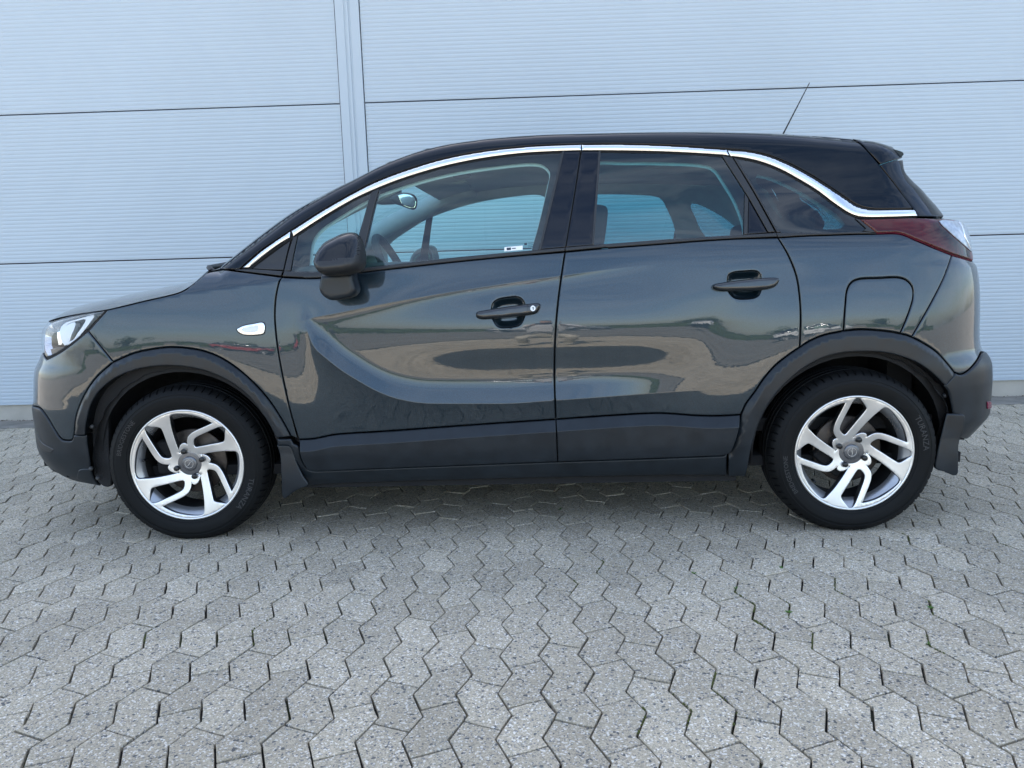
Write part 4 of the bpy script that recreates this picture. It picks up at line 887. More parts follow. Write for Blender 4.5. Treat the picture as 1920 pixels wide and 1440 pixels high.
# --- inner shell behind the panels, wheel wells, floor
def arc(c,r,a0,a1,n=26): return [(c[0]+r*math.cos(a),c[1]+r*math.sin(a)) for a in np.linspace(a0,a1,n)]
xu=lambda x:float(u_of_x(x))
sh=[(xu(-.42),.24)]+[(xu(x),z) for x,z in arc((0,.307),.372,math.radians(190),math.radians(-12))]+[(xu(.42),.235),(xu(2.18),.235)]+[(xu(x),z) for x,z in arc((2.604,.307),.372,math.radians(192),math.radians(-10))]+[(xu(3.02),.30),(U1-.55,.30),(U1-.55,1.02),(xu(2.9),1.10)]
sh+= [tuple(p) for p in solve([(1643,441),(1559,441),(1459,446),(1233,459),(1059,473),(867,490),(687,510),(605,518),(530,516),(440,507)])]
sh+=[(xu(.0),.97),(xu(-.25),.92),(xu(-.5),.85),(.72,.82),(.72,.24)]
body_panel('inner_shell',np.array(sh),'dark',base=-.034,bevel=0,gap=0,grid=.04,step=.02,rim=False)
# upper shell (pillars) with the window openings left free
up=uz(R_(SILL_UP3[1:-1]+[(1640,436)]),R_(SILL_UP2[:-1]),R_(SILL_UP[:-1]),[(530,508),(474,504),(455,503)],[(456,501),(489,473),(546,433),(604,396),(661,364),(702,343),(755,323),(830,300),(905,285),(980,277),(1089,272),(1175,272),(1262,275),(1364,282),(1398,285),(1436,293),(1474,308),(1515,329),(1550,351),(1582,373),(1602,387),(1620,393),(1640,395)],[(1640,395),(1705,396)],[(1705,396),(1715,405),(1640,409),(1612,410)],[(1612,410),(1640,436)])
sm=lambda P,g:inset(P if area(P)>0 else P[::-1],g)
def shrink(P,g): return sm(resample(P,.012),g)
body_panel('pillar_shell',up,'dark',base=-.009,bevel=0,gap=0,grid=.03,step=.012,rim=False,holes=[shrink(VENT,.006),shrink(GLF,.005),shrink(GLR,.005),shrink(GLQ,.012)])
for c,par in ((WF,'f'),(WR,'r')):
    V=[];F=[];n=36;ys=[.05,.09,.16,.28,.42]
    for i in range(n+1):
        a=math.radians(-6)+math.radians(192)*i/n
        for q,y in enumerate(ys): r=(.385,.40,.405,.405,.40)[q]+.004*math.sin(i*2.1+q); V.append((c[0]+r*math.cos(a),y,.307+r*math.sin(a)))
    k=len(ys)
    for i in range(n):
        for q in range(k-1): F.append((i*k+q,i*k+q+1,(i+1)*k+q+1,(i+1)*k+q))
    b=len(V); V.append((c[0],.42,.25)); 
    for i in range(n): F.append((i*k+k-1,b,(i+1)*k+k-1))
    V=np.array(V); mk('wheel_well_liner',V,F,'liner',car); V2=V.copy(); V2[:,1]=2*YC-V2[:,1]; mk('wheel_well_liner',V2,[f[::-1] for f in F],'liner',car)
# small push pins on the front liner edge
for px,y in (((172,800),.06),((170,879),.06),((183,897),.07),((1772,742),.08),((1783,783),.06),((1782,808),.06)):
    p=on_y(*px,y); V,F=lathe([(0,-.006),(.006,-.005),(.0085,0),(.009,.004)],14); mk('push_pin',np.array(V)+p,F,'steel',car)
# liner edge visible behind the front bumper
def vstrip(name,px,y0,m,th=.02):
    P=np.array([on_y(a,b,y0) for a,b in px])[:,[0,2]]
    return sheet(name,[P],lambda Q,off:np.stack([Q[:,0],y0-off,Q[:,1]],1),m,car,step=.01,grid=.02,bevel=.004,depth=th,mirror=car)
vstrip('liner_edge',catmull([(160,817),(168,800),(178,768),(196,738),(215,722),(220,735),(204,770),(203,815),(205,860),(208,905),(205,913),(192,911),(178,893),(170,860),(164,835),(160,817)],6)[:-1],.085,'liner')
def under():
    V,F=join([box((1.25,YC,.262),(3.6,1.52,.04)),box((1.3,YC,.225),(1.75,1.58,.07)),box((1.3,YC,.20),(1.6,1.2,.06)),box((3.0,YC,.32),(.35,1.1,.08)),box((-.5,YC,.30),(.5,1.2,.1))]); mk('underbody',V,F,'dark',car,False)  # lower boxes added to block light and deepen the shade under the car
    for c in (0,2.604):
        V,F=tube([(c,.3,.30),(c,1.46,.30)],.05,12); mk('axle',V,F,'dark',car)
under()
# ------------------------------------------------------------------ wheels
RIM=.2225
def wpt(x,y):
    """trace on the enlarged front wheel -> wheel plane, corrected for the recessed centre"""
    X=(x-700.5)/469.5; Y=-(y-780)/460.; r=math.hypot(X,Y); k=max(0,1-r); X-=.064*k*1.05; Y-=.022*k*1.05; return (X*RIM,Y*RIM)
def rot2(P,a): c,s=math.cos(a),math.sin(a); P=np.asarray(P); return np.stack([P[:,0]*c-P[:,1]*s,P[:,0]*s+P[:,1]*c],1)
W1=np.array([wpt(*p) for p in catmull([(372,470),(380,446),(402,436),(440,440),(500,449),(524,462),(535,490),(560,585),(585,680),(588,712),(572,726),(530,727),(500,718),(475,692),(440,628),(400,548),(380,505),(372,470)],4)[:-1]])
W2=np.array([wpt(*p) for p in np.vstack([catmull([(590,400),(590,372),(604,352),(640,342),(720,345),(790,357),(850,375),(910,405),(958,437)],4),catmull([(958,437),(880,470),(810,498),(765,522),(737,550),(726,590),(724,622)],4),catmull([(712,612),(692,603),(670,614),(656,640),(652,668)],4),catmull([(643,690),(636,662),(624,620),(606,540),(594,465),(590,400)],4)[:-1]])])
W1=inset(resample(W1,.004),.0042) if area(W1)>0 else inset(resample(W1[::-1],.004),.0042); W2=inset(resample(W2 if area(W2)>0 else W2[::-1],.004),.0036)
holes=[rot2(W1,k*math.pi/2) for k in range(4)]+[rot2(W2,k*math.pi/2) for k in range(4)]
def circ(r,n): return np.array([(r*math.cos(2*math.pi*i/n),r*math.sin(2*math.pi*i/n)) for i in range(n)])
def recess(r): t=np.clip((RIM*.97-r)/(RIM*.78),0,1); return .012+.030*t**1.15
def wpos(Q,off): r=np.hypot(Q[:,0],Q[:,1]); return np.stack([Q[:,0],recess(r)-off,Q[:,1]],1)
tyre_prof=[(.214,.030),(.2215,.020),(.227,.0125),(.2325,.0090),(.236,.0088),(.2375,.0062),(.250,.0020),(.262,.0002),(.2745,.0000),(.2760,.0012),(.2840,.0030),(.2855,.0018),(.2930,.0060),(.3020,.0125),(.3085,.0205),(.3135,.0310),(.3165,.0420),(.3185,.0560),(.3190,.0575),(.3120,.0590),(.3120,.0650),(.3195,.0665),(.3210,.0850),(.3212,.0870),(.3130,.0880),(.3130,.0955),(.3213,.0965),(.3217,.1100)]
full=tyre_prof+[(r,.22-y) for r,y in tyre_prof[::-1][1:]]
def tyre_mesh():
    nb=64; sub=[0,.10,.16,.22,.58]; A=[]
    for b in range(nb):
        for k,s in enumerate(sub): A.append((2*math.pi*(b+s)/nb,k in (1,2)))
    V=[];m_=len(full)
    for a,gr in A:
        for r,y in full:
            yy=y if y<.11 else .22-y
            rr=r; 
            if gr and r>.3015 and yy<.052: rr=r-.0065*min(1,(r-.3000)/.008); 
            sk=a+(.35*(yy-.03) if yy>.028 else 0)
            z=rr*math.sin(sk); x=rr*math.cos(sk); V.append((x,y,z))
    F=[];n=len(A)
    for i in range(n):
        j=(i+1)%n
        for q in range(m_-1): F.append((i*m_+q,j*m_+q,j*m_+q+1,i*m_+q+1))
    return np.array(V),F
TV,TF=tyre_mesh()
def text_mesh(body,size,radius,a_mid,flip=False,depth=.0012,spread=1.0):
    cu=bpy.data.curves.new('txt','FONT'); cu.body=body; cu.size=size; cu.extrude=0; cu.align_x='CENTER'; cu.align_y='CENTER'; cu.resolution_u=2; cu.space_character=spread
    ob=bpy.data.objects.new('txt',cu); COL.objects.link(ob); dg=bpy.context.evaluated_depsgraph_get(); me=ob.evaluated_get(dg).to_mesh()
    V=np.array([v.co[:] for v in me.vertices]); F=[tuple(p.vertices) for p in me.polygons]; ob.evaluated_get(dg).to_mesh_clear(); bpy.data.objects.remove(ob); bpy.data.curves.remove(cu)
    out=[]
    for x,y,z in V:
        if not flip: a=a_mid-x/radius; r=radius+y
        else: a=a_mid+x/radius; r=radius-y
        out.append((r*math.cos(a),0,r*math.sin(a)))
    out=np.array(out); rr=np.hypot(out[:,0],out[:,2]); tp=np.array(tyre_prof[:14]); out[:,1]=np.interp(rr,tp[:,0],tp[:,1])-depth
    return out,F
def emblem():
    parts=[]
    n=40; V=[];F=[]
    for i in range(n):
        a=2*math.pi*i/n
        for r,y in ((.0150,0),(.0152,-.0012),(.0172,-.0012),(.0174,0)): V.append((r*math.cos(a),y,r*math.sin(a)))
    for i in range(n):
        j=(i+1)%n
        for q in range(3): F.append((i*4+q,j*4+q,j*4+q+1,i*4+q+1))
    parts.append((V,F))
    bolt=[(-.0225,-.0008),(.0025,-.0008),(-.0035,-.0055),(.0225,.0014),(-.0005,.0014),(.0052,.0058)]
    bolt=[(-.0235,-.0030),(.0040,-.0005),(.0005,.0040),(.0235,.0030),(-.0040,.0005),(-.0005,-.0040)]
    V=[(x,-.0013,z) for x,z in bolt]+[(x,0,z) for x,z in bolt]; k=len(bolt); F=[tuple(range(k))]+[(i,k+i,k+(i+1)%k,(i+1)%k) for i in range(k)]
    parts.append((V,F)); return join(parts)
def wheel(loc,spin,steer,mirror=False,first=True):
    root=None
    sg=-1 if mirror else 1
    def X(V):
        V=np.array(V,float); c,s=math.cos(spin),math.sin(spin); x,z=V[:,0]*c-V[:,2]*s,V[:,0]*s+V[:,2]*c; V=np.stack([x,V[:,1],z],1)
        c,s=math.cos(steer),math.sin(steer); y=V[:,1]-.11; x2=V[:,0]*c-y*s; y2=V[:,0]*s+y*c; V=np.stack([x2,y2+.11,V[:,2]],1)
        if mirror: V[:,1]*=-1
        return V
    def add(name,VF,m,par,smooth=True,noSpin=False,fm=None,mats=None,clamp=False):
        V,F=VF; V=X(V)
        if clamp: V[:,2]=np.maximum(V[:,2],-.3068)
        if mirror: F=[f[::-1] for f in F]
        o=mk(name,V,F,m,par,smooth,None,fm,mats); return o
    if 'face' not in WHEEL:
        o=sheet('wheel',[circ(RIM*.985,150)]+holes,wpos,'alloy',None,step=.006,grid=.009,bevel=.0022,depth=.030,side_mat='alloy_paint',gap=0)
        me=o.data; WHEEL['face']=(np.array([v.co[:] for v in me.vertices]),[tuple(p.vertices) for p in me.polygons],[p.material_index for p in me.polygons]); 
        nn=np.zeros((len(me.vertices),3)); cn=np.array([c.vector[:] for c in me.corner_normals]); nn[np.array([l.vertex_index for l in me.loops])]=cn; WHEEL['n']=nn; bpy.data.objects.remove(o)
    V,F,fm=WHEEL['face']
    w=add('wheel',(V,F),'alloy',car,True,fm=fm,mats=['alloy','alloy_paint']); w.location=loc
    n_=X(WHEEL['n']+np.array([0,.11,0])); z_=X(np.array([[0,.11,0]])); w.data.normals_split_custom_set_from_vertices([tuple(map(float,v)) for v in n_-z_])
    def lz(n,prof,m,seg=96,sm=True):
        o=add(n,lathe(prof,seg),m,w,sm); return o
    t=add('tyre',(TV,TF),'tyre',w,True,clamp=True); t.data.set_sharp_from_angle(angle=math.radians(32))
    lz('rim_lip',[(.207,.034),(.2130,.022),(.2165,.0120),(.2205,.0098),(.2245,.0110),(.2260,.0150),(.2240,.026)],'alloy')
    lz('rim_barrel',[(.2165,.018),(.207,.027),(.196,.038),(.188,.050),(.186,.060)],'alloy_dish'); lz('rim_well',[(.186,.060),(.186,.16),(.204,.19)],'dark')  # deep barrel coloured black: the shade inside the wheel put into the colour
    lz('brake_disc',[(.03,.088),(.128,.088),(.131,.090),(.131,.108),(.03,.108)],'brake',72)
    lz('brake_hat',[(.02,.062),(.066,.062),(.070,.066),(.071,.090)],'brake',48)
    add('brake_caliper',rbox((-.105*math.cos(spin)*1,.098,-.105*math.sin(-spin)*0+.02),(.075,.075,.14),None,.3,6),'dark',w)
    lz('hub_face',[(.0,.040),(.040,.0400),(.062,.0430),(.072,.050),(.075,.066)],'alloy_paint',64)
    lz('hub_cap',[(.0,.0345),(.0245,.0350),(.0285,.0362),(.0300,.0390),(.0305,.0430)],'alloy_paint',48)
    ev,ef=emblem(); ev=np.array(ev); ev[:,1]+=.0346; 
    a0=math.radians(18)-0
    er=rot2(ev[:,[0,2]],math.radians(30)); ev=np.stack([er[:,0],ev[:,1],er[:,1]],1); add('hub_emblem',(ev,ef),'bright',w,False)
    for k in range(4):
        a=math.radians(108)-k*math.pi/2; c=(.054*math.cos(a),.054*math.sin(a))
        v,f=lathe([(0,.026),(.0075,.0262),(.0105,.0285),(.0112,.034),(.0112,.052)],12); v=np.array(v); v[:,0]+=c[0]; v[:,2]+=c[1]; add('wheel_bolt',(v,f),'bolt',w)
    v,f=lathe([(0,.014),(.0045,.0145),(.0050,.018),(.0050,.045)],12); v=np.array(v); v[:,0]+=-.178; v[:,2]+=.020; v[:,1]+=.012; add('tyre_valve',(v,f),'bolt',w)
    if not mirror:
        T=[('TURANZA',.030,.2615,math.radians(-28)),('BRIDGESTONE',.024,.2620,math.radians(152)),('TURANZA',.030,.2615,math.radians(-208+0)),('BRIDGESTONE',.024,.262,math.radians(62+0))]
        vs=[text_mesh(b,s,r,a) for b,s,r,a in (T[0],T[1])]
        [add('sidewall_lettering',v_,'tyre_mark',w,False)['kind'] if False else add('sidewall_lettering',v_,'tyre_mark',w,False) for v_ in vs]
    return w
WHEEL={}
ZW=.307
wheel((0,.018,ZW),0,math.radians(3.0)); wheel((2.604,.018,ZW),math.radians(45.5),0)
wheel((0,2*YC-.018,ZW),0.4,math.radians(-3.0),True); wheel((2.604,2*YC-.018,ZW),.9,0,True)
# ------------------------------------------------------------------ door mirrors
def pillow(name,px,y0,tf,tb,m,parent,mparent,dm=.03,edge=.35,fm_fn=None,mats=None,grid=.009,ox=0.,skew=0.):
    P=np.array([on_y(a,b,y0) for a,b in catmull(list(px)+[px[0]],6)[:-1]])[:,[0,2]]
    P=resample(P,.006); P=P if area(P)>0 else P[::-1]
    lo,hi=P.min(0),P.max(0); G=np.stack(np.meshgrid(np.arange(lo[0],hi[0],grid),np.arange(lo[1],hi[1],grid),indexing='ij'),-1).reshape(-1,2)
    G=G[inside(G,P)]; G=G[pdist(G,[P])>.004]; R=[inset(P,e) for e in (.0012,.004)]; R=[r[inside(r,P)] for r in R]; R=[r[pdist(r,[P])>e*.9] for r,e in zip(R,(.0012,.004))]
    A=np.vstack([P]+R+[G]); n=len(P)
    v2,_,f2,_,_,_=delaunay_2d_cdt([Vector((float(a),float(b))) for a,b in A],[(i,(i+1)%n) for i in range(n)],[],0,1e-6)
    Q=np.array([[v.x,v.y] for v in v2]); F=np.array([list(f) for f in f2 if len(f)==3]); F=F[inside(Q[F].mean(1),P)]
    a,b,c=Q[F[:,0]],Q[F[:,1]],Q[F[:,2]]; ar=(b[:,0]-a[:,0])*(c[:,1]-a[:,1])-(c[:,0]-a[:,0])*(b[:,1]-a[:,1]); F[ar<0]=F[ar<0][:,::-1]
    d=pdist(Q,[P]); d[:n]=0; t=np.clip(d/dm,0,1); h=np.sqrt(np.maximum(0,1-(1-t)**2.2))
    zc=(lo[1]+hi[1])/2; sk=1-skew*(Q[:,1]-zc)/((hi[1]-lo[1])/2); Vf=np.stack([Q[:,0]+ox*h,y0-tf*h*sk,Q[:,1]],1); Vb=np.stack([Q[:,0]+ox*h,y0+tb*h,Q[:,1]],1); k=len(Q)
    V=np.vstack([Vf,Vb]); FF=[tuple(f) for f in F]+[tuple(k+i for i in f[::-1]) for f in F]
    fm=[fm_fn(V[list(f)].mean(0)) for f in FF] if fm_fn else None
    # weld rim
    bm=bmesh.new(); vs=[bm.verts.new(v) for v in V]
    for f,mi in zip(FF,fm or [0]*len(FF)):
        fc=bm.faces.new([vs[i] for i in f]); fc.smooth=True; fc.material_index=mi
    bmesh.ops.remove_doubles(bm,verts=bm.verts,dist=1e-5)
    res=[]
    for s,par in ((1,parent),(-1,mparent)):
        if par is None: continue
        me=bpy.data.meshes.new(name); b2=bm.copy()
        if s<0:
            for v in b2.verts: v.co.y=2*YC-v.co.y
            bmesh.ops.reverse_faces(b2,faces=b2.faces)
        b2.to_mesh(me); b2.free()
        for x in (mats or [m]): me.materials.append(M[x])
        o=bpy.data.objects.new(name,me); COL.objects.link(o); o.parent=par; res.append(o)
    bm.free(); return res
MIR=[(597.5,480),(601,470),(612.5,454),(630,444),(645,437.5),(664,436),(675,442.5),(682.5,459),(685.8,475),(685.8,496),(680,507),(664,513.5),(645,516),(622.5,517.5),(610,513.5),(601,503),(595.5,491)]
ym=-.10
la=on_y(601,493,ym); lb=on_y(676,481,ym); rb=on_y(675.5,480,ym)
def mirmat(c):
    zz=la[2]+(lb[2]-la[2])*(c[0]-la[0])/(lb[0]-la[0]); return 1 if (c[2]<zz or c[0]>rb[0]+.004) else 0
m1,m1r=pillow('door_mirror',MIR,ym,.085,.085,'mirror_black',car,car,dm=.042,fm_fn=mirmat,mats=['mirror_black','rubber_trim'],ox=-.01,skew=.5)
pillow('mirror_foot',[(606,513),(602.5,541),(609,554),(622.5,562.5),(635,562.5),(666,555.5),(672.5,546),(669,525),(664,510)],-.03,.05,.06,'plastic',m1,m1r,dm=.014)
gl=[(683,455),(686.2,470),(686.5,497),(682,507)]
V=[];
g0=on_y(684.5,475,ym); V,F=rbox((g0[0]-.022,ym,g0[2]-.005),(.012,.09,.07),None,.3,8); mk('mirror_glass',V,F,'bright',m1); V2=np.array(V); V2[:,1]=2*YC-V2[:,1]; mk('mirror_glass',V2,[f[::-1] for f in F],'bright',m1r)
# ------------------------------------------------------------------ cabin
def far(px,inn=.05):
    """pixel seen through the car -> (u,z) on the far side's inner trim"""
    out=[]
    for a,b in px:
        z=1.25
        for _ in range(12): y=2*YC-float(P_SIDE(z))-inn; p=on_y(a,b,y); z=p[2]
        out.append((xu(p[0]),p[2]))
    return np.array(out)
O1=far(catmull([(730,522),(727,480),(727,462),(733,449),(760,429),(800,405),(850,385.5),(900,371.5),(960,361.5),(1003,357.5),(1017,360),(1026,370),(1024,385),(1012,440),(1003,475),(998,516)],5))
O2=far(catmull([(1066,475),(1070,410),(1077,366),(1086,357),(1125,356.6),(1180,357.5),(1228,361),(1240,366),(1252,388),(1263,414),(1268,440),(1267,458)],5))
O3=far(catmull([(1297.5,375),(1310,377.5),(1340,392.5),(1366,409),(1388,425),(1396,437),(1390,442),(1340,442),(1328,440),(1314,424),(1303,400),(1295,380),(1297.5,375)],5)[:-1])
tr=[(xu(.16),1.02),(xu(1.0),1.02),(xu(2.0),1.04),(xu(2.92),1.05),(xu(2.86),1.22)]
rt=np.array([(xu(x),z) for x,z in zip(RAIL['x'],RAIL['z'])]); rt=rt[(rt[:,0]<xu(2.75))&(rt[:,0]>xu(.19))]
tr+= [(u,z-.014) for u,z in rt[::-6]]
tr=np.array(tr)
def trim_side(Pn,holes,name,m):
    return sheet(name,[Pn]+holes,onbody(-.052),m,car,step=.015,grid=.03,bevel=.006,depth=-.012,mirror=car,flip=True,side_mat='trim_dark')
trim_side(tr,[O1,O2,O3],'cabin_side_trim','trim')
sheet('window_surround',[shrink(tr,.004)]+[shrink(o,-.004) for o in (O1,O2,O3)],onbody(-.040),'dark',car,step=.015,grid=.03,bevel=0,rim=False,mirror=car)
# headlining
hu=rt[3:-8:4]; Hp=surf(hu[:,0],hu[:,1]-.06); Hp[:,1]+=.07; Hp[:,2]-=.02
tt=np.linspace(0,1,len(Hp)); sel=Hp[:,0]>.83; Hp=Hp[sel]
loft('headlining',Hp,'trim',np.full(len(Hp),.04),np.full(len(Hp),.02),nv=16)
V,F=join([rbox((.98,.55,1.475),(.16,.34,.03),None,.4,6)]); mk('sun_visor',V,F,'trim',car)
V,F=join([rbox((.98,1.22,1.475),(.16,.34,.03),None,.4,6)]); mk('sun_visor',V,F,'trim',car)
V,F=rbox((1.0,YC,1.50),(.2,.22,.05),None,.4,6); mk('roof_console',V,F,'trim_dark',car)
for sg in (1,-1):
    Pp=[(p[0]+.045,YC+sg*(YC-p[1]-.060),p[2]-.040) for p in Rp[2:ih+6:4]]
    V,F=tube(Pp,[.052]*len(Pp),12); mk('pillar_trim',V,F,'trim',car)
# dashboard and floor tub
V,F=rbox((.52,YC,.86),(.62,1.36,.34),None,.28,12); mk('dashboard',V,F,'trim_dark',car)
V,F=rbox((.66,.47,1.02),(.22,.36,.10),None,.4,8); mk('instrument_hood',V,F,'trim_dark',car)
V,F=join([box((1.75,YC,.40),(2.4,1.45,.05)),box((2.85,YC,.75),(.1,1.3,.7))]); mk('cabin_floor',V,F,'dark',car,False)
for s in (1,-1):
    V,F=rbox((1.20,YC+s*.745,.78),(1.65,.07,.60),None,.2,10); mk('door_card',V,F,'trim_dark',car)
def seat(x,y,wd=.50):
    R=Matrix.Rotation(math.radians(20),3,'Y')
    sb,f=rbox((x+.24,y,.80),(.15,wd,.62),R,.35,10); s=mk('seat',sb,f,'fabric',car)
    V,F=rbox((x-.02,y,.52),(.52,wd,.16),None,.35,10); mk('seat_cushion',V,F,'fabric',s)
    V,F=rbox((x+.37,y,1.20),(.10,.27,.19),Matrix.Rotation(math.radians(8),3,'Y'),.4,8); mk('headrest',V,F,'fabric',s)
    for d in (-.06,.06):
        V,F=tube([(x+.34,y+d,1.05),(x+.37,y+d,1.16)],.006,6); mk('headrest_post',V,F,'steel',s)
    return s
seat(1.28,.47); seat(1.30,1.30)
def bench():
    R=Matrix.Rotation(math.radians(22),3,'Y')
    V,F=rbox((2.36,YC,.82),(.16,1.26,.62),R,.25,12); s=mk('rear_seat',V,F,'fabric',car)
    V,F=rbox((2.10,YC,.55),(.52,1.28,.16),None,.25,10); mk('seat_cushion',V,F,'fabric',s)
    for y in (.46,YC,1.31):
        V,F=rbox((2.49,y,1.15),(.10,.26,.15),Matrix.Rotation(math.radians(8),3,'Y'),.4,8); mk('headrest',V,F,'fabric',s)
bench()
# steering wheel
def steering():
    c=Vector((.80,.47,1.02)); tilt=math.radians(25); V=[];F=[];n=48;k=10;R0=.185
    ax=Vector((-math.cos(tilt),0,math.sin(tilt)*-1)); e1=Vector((0,1,0)); e2=Vector((-math.sin(tilt),0,math.cos(tilt))); nn_=e1.cross(e2)
    for i in range(n):
        a=2*math.pi*i/n; rd=e1*math.cos(a)+e2*math.sin(a); 
        for q in range(k):
            b=2*math.pi*q/k; V.append(tuple(c+rd*(R0+.017*math.cos(b))+nn_*.017*math.sin(b)))
    for i in range(n):
        for q in range(k): F.append((i*k+q,((i+1)%n)*k+q,((i+1)%n)*k+(q+1)%k,i*k+(q+1)%k))
    s=mk('steering_wheel',V,F,'fabric',car)
    V,F=rbox(tuple(c),(.07,.17,.13),Matrix.Rotation(-tilt,3,'Y'),.5,8); mk('steering_hub',V,F,'trim_dark',s)
    for a in (0,math.pi,-math.pi/2):
        rd=e1*math.cos(a)+e2*math.sin(a); V,F=tube([tuple(c+rd*.06),tuple(c+rd*.18)],[.018,.012],8); mk('steering_spoke',V,F,'trim_dark',s)
    V,F=tube([tuple(c),(.6,.47,.93)],.035,10); mk('steering_column',V,F,'trim_dark',s)
steering()
# interior mirror
pm=pillow('interior_mirror',[(731,372),(745,363.5),(758,361),(776,365),(782,373),(781,389),(776,393.5),(752,386),(737,380)],.72,.02,.02,'rubber_trim',car,None,dm=.02)
pillow('interior_mirror_glass',[(746,366),(758,363.5),(774,367.5),(779.5,374),(778.5,388),(774,391),(755,384.5),(750,376)],.6985,.0012,.001,'bright',pm[0],None,dm=.003)
V,F=rbox((.70,YC-.05,1.405),(.14,.10,.10),None,.5,8); mk('mirror_base',V,F,'trim_dark',car)
# small stickers low in the front door glass
def stick(name,px,m,par,base=-.006): sheet(name,[uz(*px)],onbody(base),m,par,step=.004,grid=.008,bevel=0,rim=False,gap=0)
stick('window_sticker',[[(945.5,463),(980,460)],[(980,460),(980,468)],[(980,468),(945.5,471)]],'white_plastic',door_f,-.003)
stick('sticker_print',[[(950,464.4),(958,463.7)],[(958,463.7),(958,468.2)],[(958,468.2),(950,469)]],'ink',door_f,-.0022)
stick('sticker_print',[[(960,464.8),(967,464.2)],[(967,464.2),(967,465.8)],[(967,465.8),(960,466.4)]],'ink',door_f,-.0022)
stick('glass_stamp',[[(983,455.5),(988,455)],[(988,455),(988,459)],[(988,459),(983,459.5)]],'ink',door_f,-.0022)
for i in range(3): stick('glass_stamp',[[(990,455.2+i*3.6),(1002,454.2+i*3.6)],[(1002,454.2+i*3.6),(1002,455+i*3.6)],[(1002,455+i*3.6),(990,456+i*3.6)]],'ink',door_f,-.0022)
# ------------------------------------------------------------------ the yard behind the camera (seen only in reflections)
M['leaf']=mat('tree_foliage',(.055,.085,.022),.7,noise=(3,.35,3))
M['bark']=mat('tree_bark',(.06,.045,.035),.9,noise=(10,.3,4))
def leaf_mesh(seed,n=1500):
    r=np.random.default_rng(seed); V=[];F=[]
    lobes=[(r.normal(0,.45,3)*np.array([1,1,.7]),r.uniform(.35,.62)) for _ in range(11)]
    for i in range(n):
        c,rad=lobes[i%len(lobes)]; d=r.normal(size=3); d/=np.linalg.norm(d); p=c+d*rad*r.uniform(.75,1.05); s=r.uniform(.05,.10)
        a=r.normal(size=3); a-=d*(a@d)*.6; a/=np.linalg.norm(a); b=np.cross(a,d+r.normal(0,.4,3)); b/=np.linalg.norm(b); k=len(V)
        V+=[p-a*s,p+b*s*.55,p+a*s,p-b*s*.55]; F.append((k,k+1,k+2,k+3))
    me=bpy.data.meshes.new('crown'); me.from_pydata([tuple(v) for v in V],[],F); me.materials.append(M['leaf']); me.update(); return me
crowns=[leaf_mesh(3),leaf_mesh(5)]
v,f=tube([(0,0,-.05),(.05,.02,.4),(0,.05,1.0)],[.12,.09,.04],8); tm=bpy.data.meshes.new('trunk'); tm.from_pydata(v,[],f); tm.materials.append(M['bark'])
for i,(x,y,h) in enumerate([(-30,-44,4.6),(-16,-46,3.6),(14,-46,3.4),(26,-45,4.4),(-42,-34,5.5),(44,-36,5.2)]):
    t=tag(empty('tree',(x,y,-.03)),'leafy green tree beyond the hedge across the yard, mirrored in the car doors','tree','trees across the yard')
    a=bpy.data.objects.new('trunk',tm); COL.objects.link(a); a.parent=t; a.scale=(h*.35,h*.35,h*.62)
    c=bpy.data.objects.new('crown',crowns[i%2]); COL.objects.link(c); c.parent=t; c.location=(0,0,h*.62); c.scale=(h*.40,h*.40,h*.36); c.rotation_euler=(0,0,i*1.3)
def hedge(x0,x1,y,h):
    r=np.random.default_rng(int(abs(x0)*10)); V=[];F=[];n=int((x1-x0)*70)
    for i in range(n):
        p=np.array([r.uniform(x0,x1),y+r.choice([-.5,.5])*r.uniform(.8,1),r.uniform(0,h)]) if r.random()<.6 else np.array([r.uniform(x0,x1),y+r.uniform(-.5,.5),h*r.uniform(.93,1.05)])
        a=r.normal(size=3); a/=np.linalg.norm(a); b=np.cross(a,r.normal(size=3)); b/=np.linalg.norm(b); s=r.uniform(.10,.2); k=len(V); V+=[p-a*s,p+b*s*.6,p+a*s,p-b*s*.6]; F.append((k,k+1,k+2,k+3))
    k=len(V); V+=[(x,yy,z) for x in (x0,x1) for yy in (y-.4,y+.4) for z in (0,h*.93)]; F+=[tuple(k+q for q in s) for s in ((0,1,3,2),(4,6,7,5),(2,3,7,6),(0,4,5,1),(1,5,7,3))]
    return tag(mk('hedge',V,F,'leaf',None,False),'long clipped green hedge along the far edge of the yard','hedge')
hedge(-60,60,-38,1.35)
# parked cars across the yard: the same body with other paint
SKIP={'cabin_side_trim','headlining','sun_visor','roof_console','dashboard','instrument_hood','cabin_floor','door_card','seat','rear_seat','steering_wheel','interior_mirror','mirror_base','window_sticker','sticker_print','glass_stamp','axle','push_pin','wheel_well_liner','lock_sticker','sticker_mark','sidewall_lettering','chrome_bed','window_surround','pillar_trim'}
def copy_tree(o,parent,paint,lvl=0):
    base=o.name.split('.')[0]
    if base in SKIP: return None
    c=o.copy(); COL.objects.link(c); c.parent=parent
    if c.type=='MESH':
        for i,s in enumerate(c.material_slots):
            if s.material==M['paint']: s.link='OBJECT'; s.material=M[paint]
    if lvl<2:
        for ch in list(o.children): copy_tree(ch,c,paint,lvl+1)
    return c
kids=list(car.children)
def clone(label,paint,loc,rz):
    r=car.copy(); COL.objects.link(r); r.location=loc; r.rotation_euler=(0,0,rz); r['label']=label; r['category']='car'; r['group']='cars parked across the yard'
    for k in kids: copy_tree(k,r,paint,1)
clone('white car parked across the yard, mirrored in the rear door','white_paint',(9.5,-17,-.03),math.radians(196))
clone('silver car parked across the yard beside the white one','silver_paint',(2.5,-21,-.03),math.radians(184))
clone('red car parked across the yard near the hedge','red_paint',(-7,-24,-.03),math.radians(176))
